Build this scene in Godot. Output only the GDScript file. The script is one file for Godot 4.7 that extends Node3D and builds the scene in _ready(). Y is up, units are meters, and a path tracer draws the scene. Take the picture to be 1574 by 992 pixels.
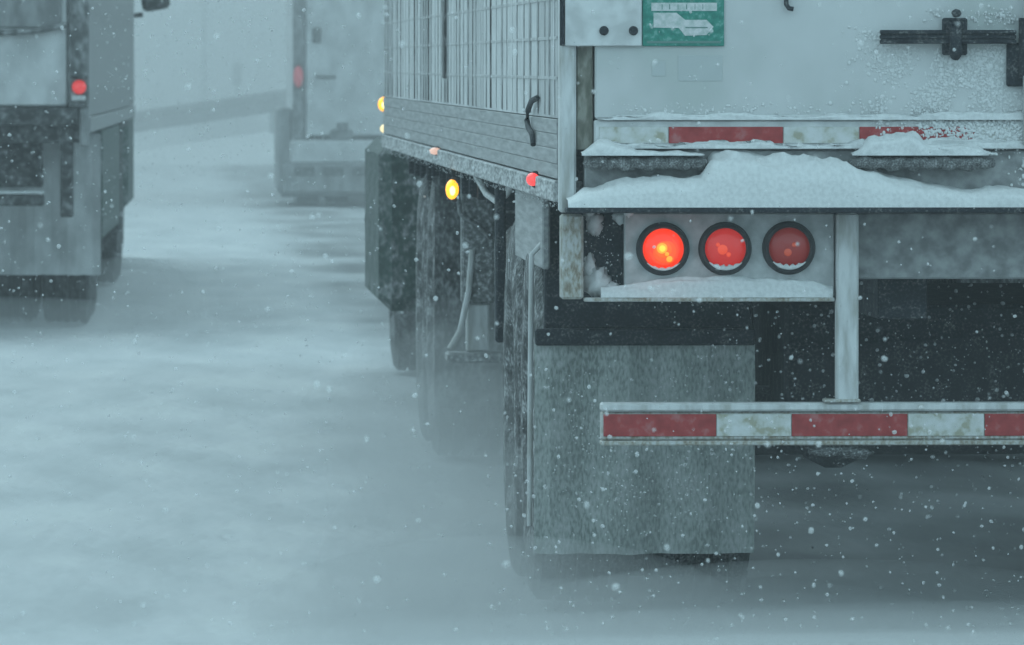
extends Node3D
# Trucks on a snow-covered highway in a snowstorm, seen through a long lens from a car behind them.
# The road runs towards -z, y is up, units are metres. Every thing has its own local frame at its base.

var M := {}
var rng := RandomNumberGenerator.new()
var taken := {}

# ------------------------------------------------------------------ shapes
func tri(st: SurfaceTool, a: Vector3, b: Vector3, c: Vector3, out: Vector3) -> void:
	var n := (b - a).cross(c - a)
	if n.length_squared() < 1e-18:
		return
	n = n.normalized()
	if n.dot(out) < 0.0:
		n = -n
		var t := b
		b = c
		c = t
	for p in [a, c, b]:
		st.set_normal(n)
		st.add_vertex(p)

func quad(st: SurfaceTool, a: Vector3, b: Vector3, c: Vector3, d: Vector3, out: Vector3) -> void:
	tri(st, a, b, c, out)
	tri(st, a, c, d, out)

func mb() -> SurfaceTool:
	var st := SurfaceTool.new()
	st.begin(Mesh.PRIMITIVE_TRIANGLES)
	return st

# chamfered box between two corners
func bx(st: SurfaceTool, lo: Vector3, hi: Vector3, ch := 0.004, xf := Transform3D.IDENTITY) -> void:
	var c := (lo + hi) * 0.5
	var h := (hi - lo) * 0.5
	h = h.abs()
	ch = minf(ch, 0.45 * minf(h.x, minf(h.y, h.z)))
	var P := {}
	for sx in [-1, 1]:
		for sy in [-1, 1]:
			for sz in [-1, 1]:
				var s := Vector3(sx, sy, sz)
				for ax in 3:
					var v := s * (h - Vector3(ch, ch, ch))
					v[ax] = s[ax] * h[ax]
					P[[sx, sy, sz, ax]] = xf * (c + v)
	var o := xf * c
	for ax in 3:
		var u := (ax + 1) % 3
		var w := (ax + 2) % 3
		for s in [-1, 1]:
			var q := []
			for k in [[-1, -1], [1, -1], [1, 1], [-1, 1]]:
				var i := [0, 0, 0, ax]
				i[ax] = s
				i[u] = k[0]
				i[w] = k[1]
				q.append(P[i])
			quad(st, q[0], q[1], q[2], q[3], (q[0] + q[2]) * 0.5 - o)
		for s1 in [-1, 1]:      # edges along axis ax
			for s2 in [-1, 1]:
				var q2 := []
				for e in [[-1, u], [1, u], [1, w], [-1, w]]:
					var i2 := [0, 0, 0, e[1]]
					i2[ax] = e[0]
					i2[u] = s1
					i2[w] = s2
					q2.append(P[i2])
				quad(st, q2[0], q2[1], q2[2], q2[3], (q2[0] + q2[2]) * 0.5 - o)
	for sx in [-1, 1]:
		for sy in [-1, 1]:
			for sz in [-1, 1]:
				tri(st, P[[sx, sy, sz, 0]], P[[sx, sy, sz, 1]], P[[sx, sy, sz, 2]], P[[sx, sy, sz, 0]] - o)

# tube along points
func tube(st: SurfaceTool, pts: Array, r: float, seg := 10, r_end := -1.0) -> void:
	if r_end < 0.0:
		r_end = r
	var rings := []
	var norms := []
	for i in pts.size():
		var d: Vector3 = (pts[mini(i + 1, pts.size() - 1)] - pts[maxi(i - 1, 0)]).normalized()
		var side := d.cross(Vector3(0.31, 0.2, 0.93)).normalized()
		if absf(d.z) > 0.9:
			side = d.cross(Vector3.UP).normalized()
		var up := side.cross(d)
		var rr := lerpf(r, r_end, float(i) / maxf(1.0, pts.size() - 1))
		var ring := []
		var nn := []
		for k in seg:
			var a := TAU * k / seg
			var n := side * cos(a) + up * sin(a)
			nn.append(n)
			ring.append(pts[i] + n * rr)
		rings.append(ring)
		norms.append(nn)
	for i in pts.size() - 1:
		for k in seg:
			var k2 := (k + 1) % seg
			smooth_quad(st, [rings[i][k], rings[i][k2], rings[i + 1][k2], rings[i + 1][k]], [norms[i][k], norms[i][k2], norms[i + 1][k2], norms[i + 1][k]])
	for e in [0, pts.size() - 1]:
		var dd: Vector3 = (pts[0] - pts[1]) if e == 0 else (pts[-1] - pts[-2])
		for k in seg:
			tri(st, pts[e], rings[e][k], rings[e][(k + 1) % seg], dd)

func smooth_quad(st: SurfaceTool, p: Array, n: Array) -> void:
	for t in [[0, 1, 2], [0, 2, 3]]:
		var a: Vector3 = p[t[0]]
		var b: Vector3 = p[t[1]]
		var c: Vector3 = p[t[2]]
		var g := (b - a).cross(c - a)
		var want: Vector3 = n[t[0]] + n[t[1]] + n[t[2]]
		var ids: Array = t if g.dot(want) < 0.0 else [t[0], t[2], t[1]]
		for i in ids:
			st.set_normal(n[i])
			st.add_vertex(p[i])

# surface of revolution round an axis: profile is a list of (along, radius)
func lathe(st: SurfaceTool, profile: Array, xf: Transform3D, seg := 32, wob := 0.0, sd := 0) -> void:
	# axis is local x
	var g := FastNoiseLite.new()
	g.seed = sd
	g.frequency = 3.0
	var P := []
	for i in profile.size():
		var row := []
		for k in seg:
			var a := TAU * k / seg
			var rad: float = profile[i].y * (1.0 + (wob * g.get_noise_2d(profile[i].x * 4.0 + cos(a) * 1.3, sin(a) * 1.3) if wob > 0.0 else 0.0))
			row.append(Vector3(profile[i].x, cos(a) * rad, sin(a) * rad))
		P.append(row)
	for i in profile.size() - 1:
		var d: Vector2 = profile[i + 1] - profile[i]
		var nl := Vector2(-d.y, d.x).normalized()      # left of the direction of travel
		for k in seg:
			var k2 := (k + 1) % seg
			var a1 := TAU * k / seg
			var a2 := TAU * k2 / seg
			var n1 := xf.basis * Vector3(nl.x, nl.y * cos(a1), nl.y * sin(a1))
			var n2 := xf.basis * Vector3(nl.x, nl.y * cos(a2), nl.y * sin(a2))
			smooth_quad(st, [xf * P[i][k], xf * P[i][k2], xf * P[i + 1][k2], xf * P[i + 1][k]], [n1, n2, n2, n1])

# lump of snow: a noisy flattened ball
func lump(st: SurfaceTool, at: Vector3, size: Vector3, sd: int, rough := 0.35, rings := 10, seg := 16) -> void:
	var g := FastNoiseLite.new()
	g.seed = sd
	g.frequency = 0.9
	g.fractal_octaves = 4
	g.fractal_gain = 0.6
	var f := func(i: int, k: int) -> Vector3:
		var th := PI * i / rings
		var ph := TAU * (k % seg) / seg
		var d := Vector3(sin(th) * cos(ph), cos(th), sin(th) * sin(ph))
		return at + d * size * (1.0 + rough * g.get_noise_3dv(d * 1.6 + Vector3(sd, 0, 0)))
	for i in rings:
		for k in seg:
			var a: Vector3 = f.call(i, k)
			var b: Vector3 = f.call(i, k + 1)
			var c: Vector3 = f.call(i + 1, k + 1)
			var d2: Vector3 = f.call(i + 1, k)
			var o := (a + c) * 0.5 - at
			smooth_quad(st, [a, b, c, d2], [((a - at) / size).normalized(), ((b - at) / size).normalized(), ((c - at) / size).normalized(), ((d2 - at) / size).normalized()])

# a bank of snow lying on a ledge: tops is a list of (x, top height), the front bulges towards +z
func ridge(st: SurfaceTool, tops: Array, base: float, depth: float, sd: int, rough := 0.010, step := 0.008) -> void:
	var g := FastNoiseLite.new()
	g.seed = sd
	g.frequency = 9.0
	g.fractal_octaves = 4
	var x0: float = tops[0].x
	var x1: float = tops[-1].x
	var n := int((x1 - x0) / step)
	var m := 9
	var P := []
	for i in n + 1:
		var x := lerpf(x0, x1, float(i) / n)
		var top := 0.0
		for j in tops.size() - 1:
			if x >= tops[j].x - 1e-6 and x <= tops[j + 1].x + 1e-6:
				var t := smoothstep(0.0, 1.0, (x - tops[j].x) / (tops[j + 1].x - tops[j].x))
				top = lerpf(tops[j].y, tops[j + 1].y, t)
		var h := maxf(top - base + g.get_noise_2d(x * 1.3, 40.0) * rough, 0.002)
		var row := []
		for k in m:
			var a := PI * 0.5 * k / (m - 1)
			var z := depth * pow(sin(a), 0.75)
			var y := h * pow(maxf(cos(a), 0.0), 0.55)
			var w := g.get_noise_3d(x, y * 2.0, k * 0.05)
			row.append(Vector3(x, base + y * (1.0 + 0.5 * w * rough / 0.012), z + w * rough * 1.3 * minf(1.0, k)))
		P.append(row)
	var N := []
	for i in n + 1:
		var row := []
		for k in m:
			var u: Vector3 = P[mini(i + 1, n)][k] - P[maxi(i - 1, 0)][k]
			var v: Vector3 = P[i][mini(k + 1, m - 1)] - P[i][maxi(k - 1, 0)]
			var nn := u.cross(v).normalized()
			if nn.y + nn.z < 0.0:
				nn = -nn
			row.append(nn)
		N.append(row)
	for i in n:
		for k in m - 1:
			smooth_quad(st, [P[i][k], P[i + 1][k], P[i + 1][k + 1], P[i][k + 1]], [N[i][k], N[i + 1][k], N[i + 1][k + 1], N[i][k + 1]])

# ------------------------------------------------------------------ nodes
func numbered(called: String) -> String:
	var n: int = taken.get(called, 0)
	taken[called] = n + 1
	return called if n == 0 else "%s_%03d" % [called, n]

func part(called: String, st, mat: Material, parent: Node) -> MeshInstance3D:
	var o := MeshInstance3D.new()
	o.name = called
	o.mesh = st.commit() if st is SurfaceTool else st
	o.material_override = null
	for i in o.mesh.get_surface_count():
		o.set_surface_override_material(i, mat)
	parent.add_child(o, true)
	return o

func pbox(called: String, lo: Vector3, hi: Vector3, mat: Material, parent: Node, ch := 0.004) -> MeshInstance3D:
	var st := mb()
	bx(st, lo, hi, ch)
	return part(called, st, mat, parent)

func ptube(called: String, pts: Array, r: float, mat: Material, parent: Node, seg := 10) -> MeshInstance3D:
	var st := mb()
	tube(st, pts, r, seg)
	return part(called, st, mat, parent)

func thing(called: String, label: String, category: String, at: Vector3, turn := 0.0, group := "") -> Node3D:
	var o := Node3D.new()
	o.name = numbered(called)
	o.position = at
	o.rotation.y = turn
	add_child(o)
	tag(o, label, category, group)
	return o

func tag(o: Node, label: String, category: String, group := "", kind := "") -> void:
	if label: o.set_meta("label", label)
	if category: o.set_meta("category", category)
	if group: o.set_meta("group", group)
	if kind: o.set_meta("kind", kind)

# ------------------------------------------------------------------ materials
func lin(r: float, g: float, b: float) -> Color:
	return Color(r, g, b).linear_to_srgb()

# texture from noise: list of [value, linear colour] stops
func ntex(sd: int, freq: float, oct: int, stops: Array, size := 256, kind := FastNoiseLite.TYPE_SIMPLEX_SMOOTH, second := 0.0, freq2 := 0.2) -> ImageTexture:
	var g := FastNoiseLite.new()
	g.seed = sd
	g.noise_type = kind
	g.frequency = freq
	g.fractal_octaves = oct
	g.fractal_gain = 0.55
	var im := g.get_seamless_image(size, size)
	var g2 := FastNoiseLite.new()
	g2.seed = sd + 77
	g2.frequency = freq2
	g2.fractal_octaves = 2
	var im2 := g2.get_seamless_image(size, size)
	var out := Image.create(size, size, true, Image.FORMAT_RGB8)
	for y in size:
		for x in size:
			var v := im.get_pixel(x, y).r + (im2.get_pixel(x, y).r - 0.5) * second
			var c: Color = stops[0][1]
			for i in stops.size() - 1:
				if v > stops[i][0]:
					c = stops[i][1].lerp(stops[i + 1][1], clampf((v - stops[i][0]) / (stops[i + 1][0] - stops[i][0]), 0.0, 1.0))
			out.set_pixel(x, y, c.linear_to_srgb())
	return ImageTexture.create_from_image(out)

func grey(v: float, tint := Vector3.ONE) -> Color:
	return Color(v * tint.x, v * tint.y, v * tint.z)

func mat(called: String, tex: Texture2D, scale: Vector3, rough: float, bump: Texture2D = null, relief := 0.0, metal := 0.0) -> StandardMaterial3D:
	var m := StandardMaterial3D.new()
	m.resource_name = called
	m.albedo_texture = tex
	m.uv1_triplanar = true
	m.uv1_scale = scale
	m.roughness = rough
	m.metallic = metal
	m.metallic_specular = 0.4
	if bump:
		m.heightmap_enabled = true
		m.heightmap_texture = bump
		m.heightmap_scale = relief
	M[called] = m
	return m

func plain(called: String, c: Color, rough: float, metal := 0.0) -> StandardMaterial3D:
	var m := StandardMaterial3D.new()
	m.resource_name = called
	m.albedo_color = c
	m.roughness = rough
	m.metallic = metal
	M[called] = m
	return m

func glow(called: String, base: Color, e: Color, k: float) -> StandardMaterial3D:
	var m := plain(called, base, 0.25)
	m.emission_enabled = true
	m.emission = e
	m.emission_energy_multiplier = k
	return m

func make_materials() -> void:
	# white painted doors with road grime in faint blotches
	mat("door_paint", ntex(11, 0.006, 5, [[0.2, grey(0.44, Vector3(0.97, 1.0, 0.98))], [0.5, grey(0.50)], [0.8, grey(0.54)]], 512), Vector3(0.6, 0.5, 0.6), 0.55)
	mat("plate_paint", ntex(12, 0.02, 5, [[0.25, grey(0.46)], [0.7, grey(0.60)]]), Vector3(2, 2, 2), 0.5)
	# side sheets: grime streaks drawn down by melt water
	mat("side_sheet", ntex(21, 0.06, 5, [[0.2, grey(0.32)], [0.42, grey(0.46)], [0.62, grey(0.56)]], 1024), Vector3(0.7, 0.12, 0.7), 0.6)
	mat("side_sheet_grey", ntex(22, 0.06, 5, [[0.2, grey(0.28)], [0.5, grey(0.39)], [0.75, grey(0.48)]], 512), Vector3(0.9, 0.15, 0.9), 0.6)
	mat("strip_pale", ntex(23, 0.03, 4, [[0.2, grey(0.34)], [0.7, grey(0.58)]]), Vector3(4, 0.8, 4), 0.5)
	mat("strip_dirty", ntex(24, 0.03, 4, [[0.2, grey(0.14)], [0.5, grey(0.27)], [0.7, grey(0.44)]]), Vector3(4, 1.1, 4), 0.6)
	mat("strip_black", ntex(25, 0.03, 4, [[0.3, grey(0.03)], [0.6, grey(0.07)], [0.75, grey(0.25)]]), Vector3(4, 1.1, 4), 0.7)
	mat("kick_plate", ntex(26, 0.03, 5, [[0.2, grey(0.21)], [0.5, grey(0.28)], [0.8, grey(0.35)]], 512), Vector3(3, 3, 0.12), 0.55)
	mat("olive_frame", ntex(27, 0.04, 5, [[0.2, Color(0.13, 0.13, 0.10)], [0.5, Color(0.19, 0.18, 0.15)], [0.75, Color(0.30, 0.29, 0.25)]]), Vector3(3, 1.2, 3), 0.7)
	mat("galvanised", ntex(28, 0.03, 5, [[0.2, Color(0.36, 0.35, 0.33)], [0.5, grey(0.48)], [0.75, grey(0.57)]], 256), Vector3(3, 0.7, 3), 0.55)
	mat("rail_dirty", ntex(33, 0.05, 5, [[0.15, grey(0.14)], [0.45, grey(0.30)], [0.8, grey(0.52)]], 512, FastNoiseLite.TYPE_SIMPLEX_SMOOTH, 0.5, 0.010), Vector3(3, 2.5, 0.25), 0.7)
	mat("rusty_rail", ntex(29, 0.05, 5, [[0.15, Color(0.20, 0.16, 0.12)], [0.45, Color(0.34, 0.32, 0.28)], [0.8, grey(0.46)]], 512, FastNoiseLite.TYPE_SIMPLEX_SMOOTH, 0.5, 0.012), Vector3(3, 1.4, 3), 0.65)
	mat("lamp_panel_grey", ntex(30, 0.03, 5, [[0.2, grey(0.34)], [0.5, grey(0.42)], [0.8, grey(0.50)]]), Vector3(2, 2, 2), 0.6)
	mat("under_panel", ntex(31, 0.03, 5, [[0.2, grey(0.19)], [0.5, grey(0.27)], [0.8, grey(0.35)]]), Vector3(2, 2, 2), 0.7)
	# dark parts with snow caught on them in specks
	mat("black_steel", ntex(41, 0.06, 5, [[0.2, grey(0.010, Vector3(0.8, 1.0, 1.4))], [0.55, grey(0.020, Vector3(0.8, 1.0, 1.4))], [0.75, grey(0.06)], [0.95, grey(0.16)]], 512, FastNoiseLite.TYPE_SIMPLEX_SMOOTH, 0.5, 0.008), Vector3(3, 3, 3), 0.8)
	mat("dock_rubber", ntex(42, 0.08, 5, [[0.2, grey(0.05)], [0.5, grey(0.12)], [0.8, grey(0.34)]], 512, FastNoiseLite.TYPE_SIMPLEX_SMOOTH, 0.4, 0.012), Vector3(4, 4, 4), 0.85)
	mat("tyre_rubber", ntex(43, 0.07, 5, [[0.2, grey(0.02)], [0.42, grey(0.05)], [0.60, grey(0.14)], [0.9, grey(0.40)]], 512, FastNoiseLite.TYPE_SIMPLEX_SMOOTH, 0.8, 0.012), Vector3(2.2, 1.5, 2.2), 0.85)
	mat("flap_rubber", ntex(44, 0.09, 5, [[0.2, grey(0.21, Vector3(0.92, 1.0, 0.94))], [0.5, grey(0.36, Vector3(0.94, 1.0, 0.95))], [0.85, grey(0.47)]], 512, FastNoiseLite.TYPE_SIMPLEX_SMOOTH, 0.45, 0.010), Vector3(2.2, 0.8, 2.2), 0.9)
	mat("flap_dark", ntex(54, 0.06, 5, [[0.2, grey(0.03)], [0.5, grey(0.09)], [0.9, grey(0.26)]], 512, FastNoiseLite.TYPE_SIMPLEX_SMOOTH, 0.7, 0.012), Vector3(1.6, 0.9, 1.6), 0.9)
	mat("dirty_alloy", ntex(45, 0.04, 4, [[0.2, grey(0.07)], [0.6, grey(0.18)], [0.8, grey(0.42)]]), Vector3(4, 4, 4), 0.5)
	mat("skirt_green", ntex(46, 0.06, 5, [[0.2, Color(0.025, 0.04, 0.035)], [0.5, Color(0.05, 0.075, 0.065)], [0.70, grey(0.14)], [0.95, grey(0.30)]], 512, FastNoiseLite.TYPE_SIMPLEX_SMOOTH, 0.8, 0.014), Vector3(1.2, 0.8, 1.2), 0.75)
	mat("far_grey", ntex(47, 0.02, 5, [[0.2, grey(0.14)], [0.5, grey(0.20)], [0.8, grey(0.27)]], 256), Vector3(1.5, 0.6, 1.5), 0.65)
	mat("far_flap", ntex(51, 0.02, 5, [[0.2, grey(0.32)], [0.5, grey(0.40)], [0.8, grey(0.48)]], 256), Vector3(1.5, 0.8, 1.5), 0.85)
	mat("rail_grey", ntex(52, 0.02, 4, [[0.2, grey(0.05)], [0.8, grey(0.12)]], 128), Vector3(1, 1, 1), 0.6)
	mat("far_pale", ntex(48, 0.02, 5, [[0.2, grey(0.34)], [0.5, grey(0.42)], [0.8, grey(0.50)]], 256), Vector3(0.8, 0.5, 0.8), 0.6)
	mat("far_dark", ntex(49, 0.05, 5, [[0.25, grey(0.02)], [0.5, grey(0.055)], [0.7, grey(0.11)], [0.95, grey(0.24)]], 256, FastNoiseLite.TYPE_SIMPLEX_SMOOTH, 0.5, 0.02), Vector3(1.6, 1.6, 1.6), 0.8)
	mat("post_mottled", ntex(50, 0.03, 5, [[0.2, grey(0.06)], [0.5, grey(0.13)], [0.8, grey(0.25)]], 256), Vector3(2.0, 1.2, 2.0), 0.7)
	# snow
	mat("snow", ntex(61, 0.05, 4, [[0.2, grey(0.56)], [0.7, grey(0.66)]], 256), Vector3(5, 5, 5), 0.9)
	mat("dirty_ice", ntex(62, 0.05, 4, [[0.3, grey(0.05)], [0.6, grey(0.12)], [0.8, grey(0.4)]]), Vector3(8, 8, 8), 0.5)
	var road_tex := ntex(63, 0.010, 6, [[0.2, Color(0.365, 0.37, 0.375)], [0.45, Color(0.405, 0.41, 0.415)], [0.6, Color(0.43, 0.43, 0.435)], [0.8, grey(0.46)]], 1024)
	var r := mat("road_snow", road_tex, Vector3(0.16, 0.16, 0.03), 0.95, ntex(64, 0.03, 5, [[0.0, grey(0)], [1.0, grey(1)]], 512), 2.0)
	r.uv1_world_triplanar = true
	r.vertex_color_use_as_albedo = true      # vertex colours carry painted shade under the near truck
	var f := mat("field_snow", ntex(65, 0.01, 5, [[0.2, grey(0.50)], [0.8, grey(0.58)]], 512), Vector3(0.05, 0.05, 0.05), 0.95)
	f.uv1_world_triplanar = true
	plain("crust", lin(0.60, 0.60, 0.60), 0.95)
	var fl := plain("flake", lin(0.74, 0.74, 0.74), 0.9)
	fl.transparency = BaseMaterial3D.TRANSPARENCY_ALPHA      # loose tufts of crystals that let the background through
	fl.albedo_color.a = 0.36
	# tape and print
	mat("tape_red", ntex(71, 0.012, 5, [[0.2, Color(0.25, 0.022, 0.022)], [0.6, Color(0.33, 0.034, 0.034)], [0.9, Color(0.36, 0.11, 0.11)]], 512), Vector3(3, 3, 3), 0.35)
	mat("tape_white", ntex(72, 0.012, 5, [[0.22, Color(0.33, 0.31, 0.24)], [0.42, Color(0.47, 0.47, 0.44)], [0.8, grey(0.56)]], 512), Vector3(3, 3, 3), 0.35)
	mat("placard_green", ntex(73, 0.03, 4, [[0.2, Color(0.015, 0.16, 0.125)], [0.6, Color(0.03, 0.22, 0.17)], [0.8, Color(0.12, 0.30, 0.26)]]), Vector3(6, 6, 6), 0.4)
	mat("placard_white", ntex(74, 0.03, 4, [[0.2, Color(0.38, 0.44, 0.42)], [0.7, grey(0.56)]]), Vector3(6, 6, 6), 0.4)
	plain("placard_shade", lin(0.10, 0.20, 0.18), 0.5)
	plain("faint_decal", lin(0.40, 0.42, 0.42), 0.5)
	# lamps
	glow("tail_lit", lin(0.4, 0.01, 0.005), lin(1.0, 0.040, 0.008), 0.66)
	glow("tail_lit_inner", lin(0.4, 0.03, 0.005), lin(1.0, 0.13, 0.008), 0.75)
	glow("tail_lit_b", lin(0.4, 0.015, 0.005), lin(1.0, 0.060, 0.008), 0.72)
	glow("tail_lit_c", lin(0.4, 0.02, 0.005), lin(1.0, 0.09, 0.008), 0.75)
	glow("tail_core_b", lin(0.5, 0.2, 0.02), lin(1.0, 0.30, 0.02), 0.85)
	glow("tail_core", lin(0.5, 0.3, 0.02), lin(1.0, 0.52, 0.05), 0.95)
	glow("tail_half", lin(0.42, 0.02, 0.015), lin(1.0, 0.035, 0.028), 0.22)
	glow("tail_half_core", lin(0.4, 0.03, 0.01), lin(1.0, 0.10, 0.04), 0.42)
	glow("tail_dim", lin(0.24, 0.02, 0.016), lin(1.0, 0.05, 0.035), 0.045)
	glow("tail_dim_core", lin(0.35, 0.05, 0.02), lin(1.0, 0.14, 0.07), 0.14)
	glow("amber_lit", lin(0.5, 0.2, 0.01), lin(1.0, 0.42, 0.015), 1.3)
	glow("amber_core", lin(0.5, 0.4, 0.1), lin(1.0, 0.85, 0.30), 1.8)
	glow("amber_pale", lin(0.5, 0.4, 0.2), lin(1.0, 0.80, 0.42), 0.8)
	glow("pink_lit", lin(0.5, 0.3, 0.25), lin(1.0, 0.62, 0.48), 0.45)
	glow("red_side", lin(0.45, 0.03, 0.03), lin(1.0, 0.08, 0.08), 0.75)
	glow("red_far", lin(0.5, 0.02, 0.02), lin(1.0, 0.07, 0.07), 0.32)
	glow("red_farther", lin(0.3, 0.03, 0.04), lin(1.0, 0.15, 0.20), 0.12)
	plain("grommet", lin(0.02, 0.02, 0.022), 0.7)

# ------------------------------------------------------------------ repeated parts
func wheel(parent: Node, at: Vector3, r: float, w: float, outer: float, sd: int, rubber: Material) -> Node3D:
	var o := Node3D.new()
	o.name = "wheel"
	o.position = at
	parent.add_child(o, true)
	var h := w * 0.5
	var prof := [Vector2(-h * 0.82, r * 0.56), Vector2(-h * 0.98, r * 0.66), Vector2(-h, r * 0.80), Vector2(-h * 0.93, r * 0.94), Vector2(-h * 0.80, r * 0.995)]
	for k in 4:
		var c := -h * 0.80 + (k + 1) * h * 1.6 / 5.0
		prof += [Vector2(c - 0.006, r), Vector2(c - 0.005, r - 0.014), Vector2(c + 0.005, r - 0.014), Vector2(c + 0.006, r)]
	prof += [Vector2(h * 0.80, r * 0.995), Vector2(h * 0.93, r * 0.94), Vector2(h, r * 0.80), Vector2(h * 0.98, r * 0.66), Vector2(h * 0.82, r * 0.56)]
	var st := mb()
	lathe(st, prof, Transform3D.IDENTITY, 40, 0.02, sd)
	part("tyre", st, rubber, o)
	var s2 := mb()
	var e := h * 0.80 * outer
	lathe(s2, [Vector2(e, r * 0.585), Vector2(e * 1.02, r * 0.56), Vector2(e * 0.35, r * 0.50), Vector2(e * 0.30, r * 0.30), Vector2(e * 0.9, r * 0.26), Vector2(e * 1.0, r * 0.12), Vector2(e * 1.0, 0.0)] if outer < 0 else [Vector2(e, 0.0), Vector2(e, r * 0.12), Vector2(e * 0.9, r * 0.26), Vector2(e * 0.30, r * 0.30), Vector2(e * 0.35, r * 0.50), Vector2(e * 1.02, r * 0.56), Vector2(e, r * 0.585)], Transform3D.IDENTITY, 28)
	part("rim", s2, M.dirty_alloy, o)
	return o

func axle_set(parent: Node, x0: float, x1: float, z: float, r: float, sd: int, rubber: Material) -> void:
	# dual tyres at each end of an axle between the outer faces x0 and x1
	for k in 2:
		wheel(parent, Vector3(x0 + 0.14 + 0.31 * k, r, z), r, 0.27, -1, sd + k, rubber)
		wheel(parent, Vector3(x1 - 0.14 - 0.31 * k, r, z), r, 0.27, 1, sd + 5 + k, rubber)
	ptube("axle", [Vector3(x0 + 0.2, r, z), Vector3(x1 - 0.2, r, z)], 0.07, M.black_steel, parent, 12)

func flap(parent: Node, x0: float, x1: float, y0: float, y1: float, z: float, sd: int, m: Material, lean := 0.03) -> MeshInstance3D:
	var g := FastNoiseLite.new()
	g.seed = sd
	g.frequency = 1.1
	var st := mb()
	var nx := 14
	var ny := 16
	var f := func(i: int, k: int, back: float) -> Vector3:
		var u := float(i) / nx
		var v := float(k) / ny
		var x := lerpf(x0, x1, u)
		var y := lerpf(y0, y1, v)
		var zz := z - lean * pow(1.0 - v, 2.0) + 0.02 * (1.0 - v) * g.get_noise_2d(x * 3.0, y * 1.2) + 0.008 * sin(u * 19.0)
		return Vector3(x, y + 0.006 * g.get_noise_2d(x * 9.0, 5.0) * (1.0 - v), zz - back)
	for i in nx:
		for k in ny:
			quad(st, f.call(i, k, 0.0), f.call(i + 1, k, 0.0), f.call(i + 1, k + 1, 0.0), f.call(i, k + 1, 0.0), Vector3(0, 0, 1))
			quad(st, f.call(i, k, 0.012), f.call(i + 1, k, 0.012), f.call(i + 1, k + 1, 0.012), f.call(i, k + 1, 0.012), Vector3(0, 0, -1))
	for k in ny:
		quad(st, f.call(0, k, 0.0), f.call(0, k + 1, 0.0), f.call(0, k + 1, 0.012), f.call(0, k, 0.012), Vector3(-1, 0, 0))
		quad(st, f.call(nx, k, 0.0), f.call(nx, k + 1, 0.0), f.call(nx, k + 1, 0.012), f.call(nx, k, 0.012), Vector3(1, 0, 0))
	for i in nx:
		quad(st, f.call(i, 0, 0.0), f.call(i + 1, 0, 0.0), f.call(i + 1, 0, 0.012), f.call(i, 0, 0.012), Vector3(0, -1, 0))
	return part("mud_flap", st, m, parent)

func disc(st: SurfaceTool, at: Vector3, r: float, bulge: float, seg := 32) -> void:
	# domed round lens facing +z
	var prof := []
	for i in 7:
		var t := i / 6.0
		prof.append(Vector2(bulge * cos(t * PI * 0.5), r * sin(t * PI * 0.5)))
	prof.append(Vector2(-0.012, r))
	lathe(st, prof, Transform3D(Basis(Vector3(0, 0, 1), Vector3(0, 1, 0), Vector3(-1, 0, 0)), at), seg)

func side_lamp(parent: Node, called: String, at: Vector3, size: Vector3, lens: Material, core: Material) -> Node3D:
	var o := Node3D.new()
	o.name = called
	o.position = at
	parent.add_child(o, true)
	pbox("lamp_housing", Vector3(-size.x * 0.2, -size.y * 0.62, -size.z * 0.62), Vector3(size.x * 0.25, size.y * 0.62, size.z * 0.42), M.grommet, o, 0.004)
	var st := mb()
	lump(st, Vector3(-size.x * 0.15, 0, size.z * 0.30), Vector3(size.x * 0.5, size.y * 0.5, size.z * 0.5), 3, 0.02, 8, 14)
	part("lamp_lens", st, lens, o)
	if core:
		var s2 := mb()
		lump(s2, Vector3(-size.x * 0.15, -size.y * 0.04, size.z * 0.66), Vector3(size.x * 0.24, size.y * 0.26, size.z * 0.18), 4, 0.02, 8, 12)
		part("lamp_bulb", s2, core, o)
	return o

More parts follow.
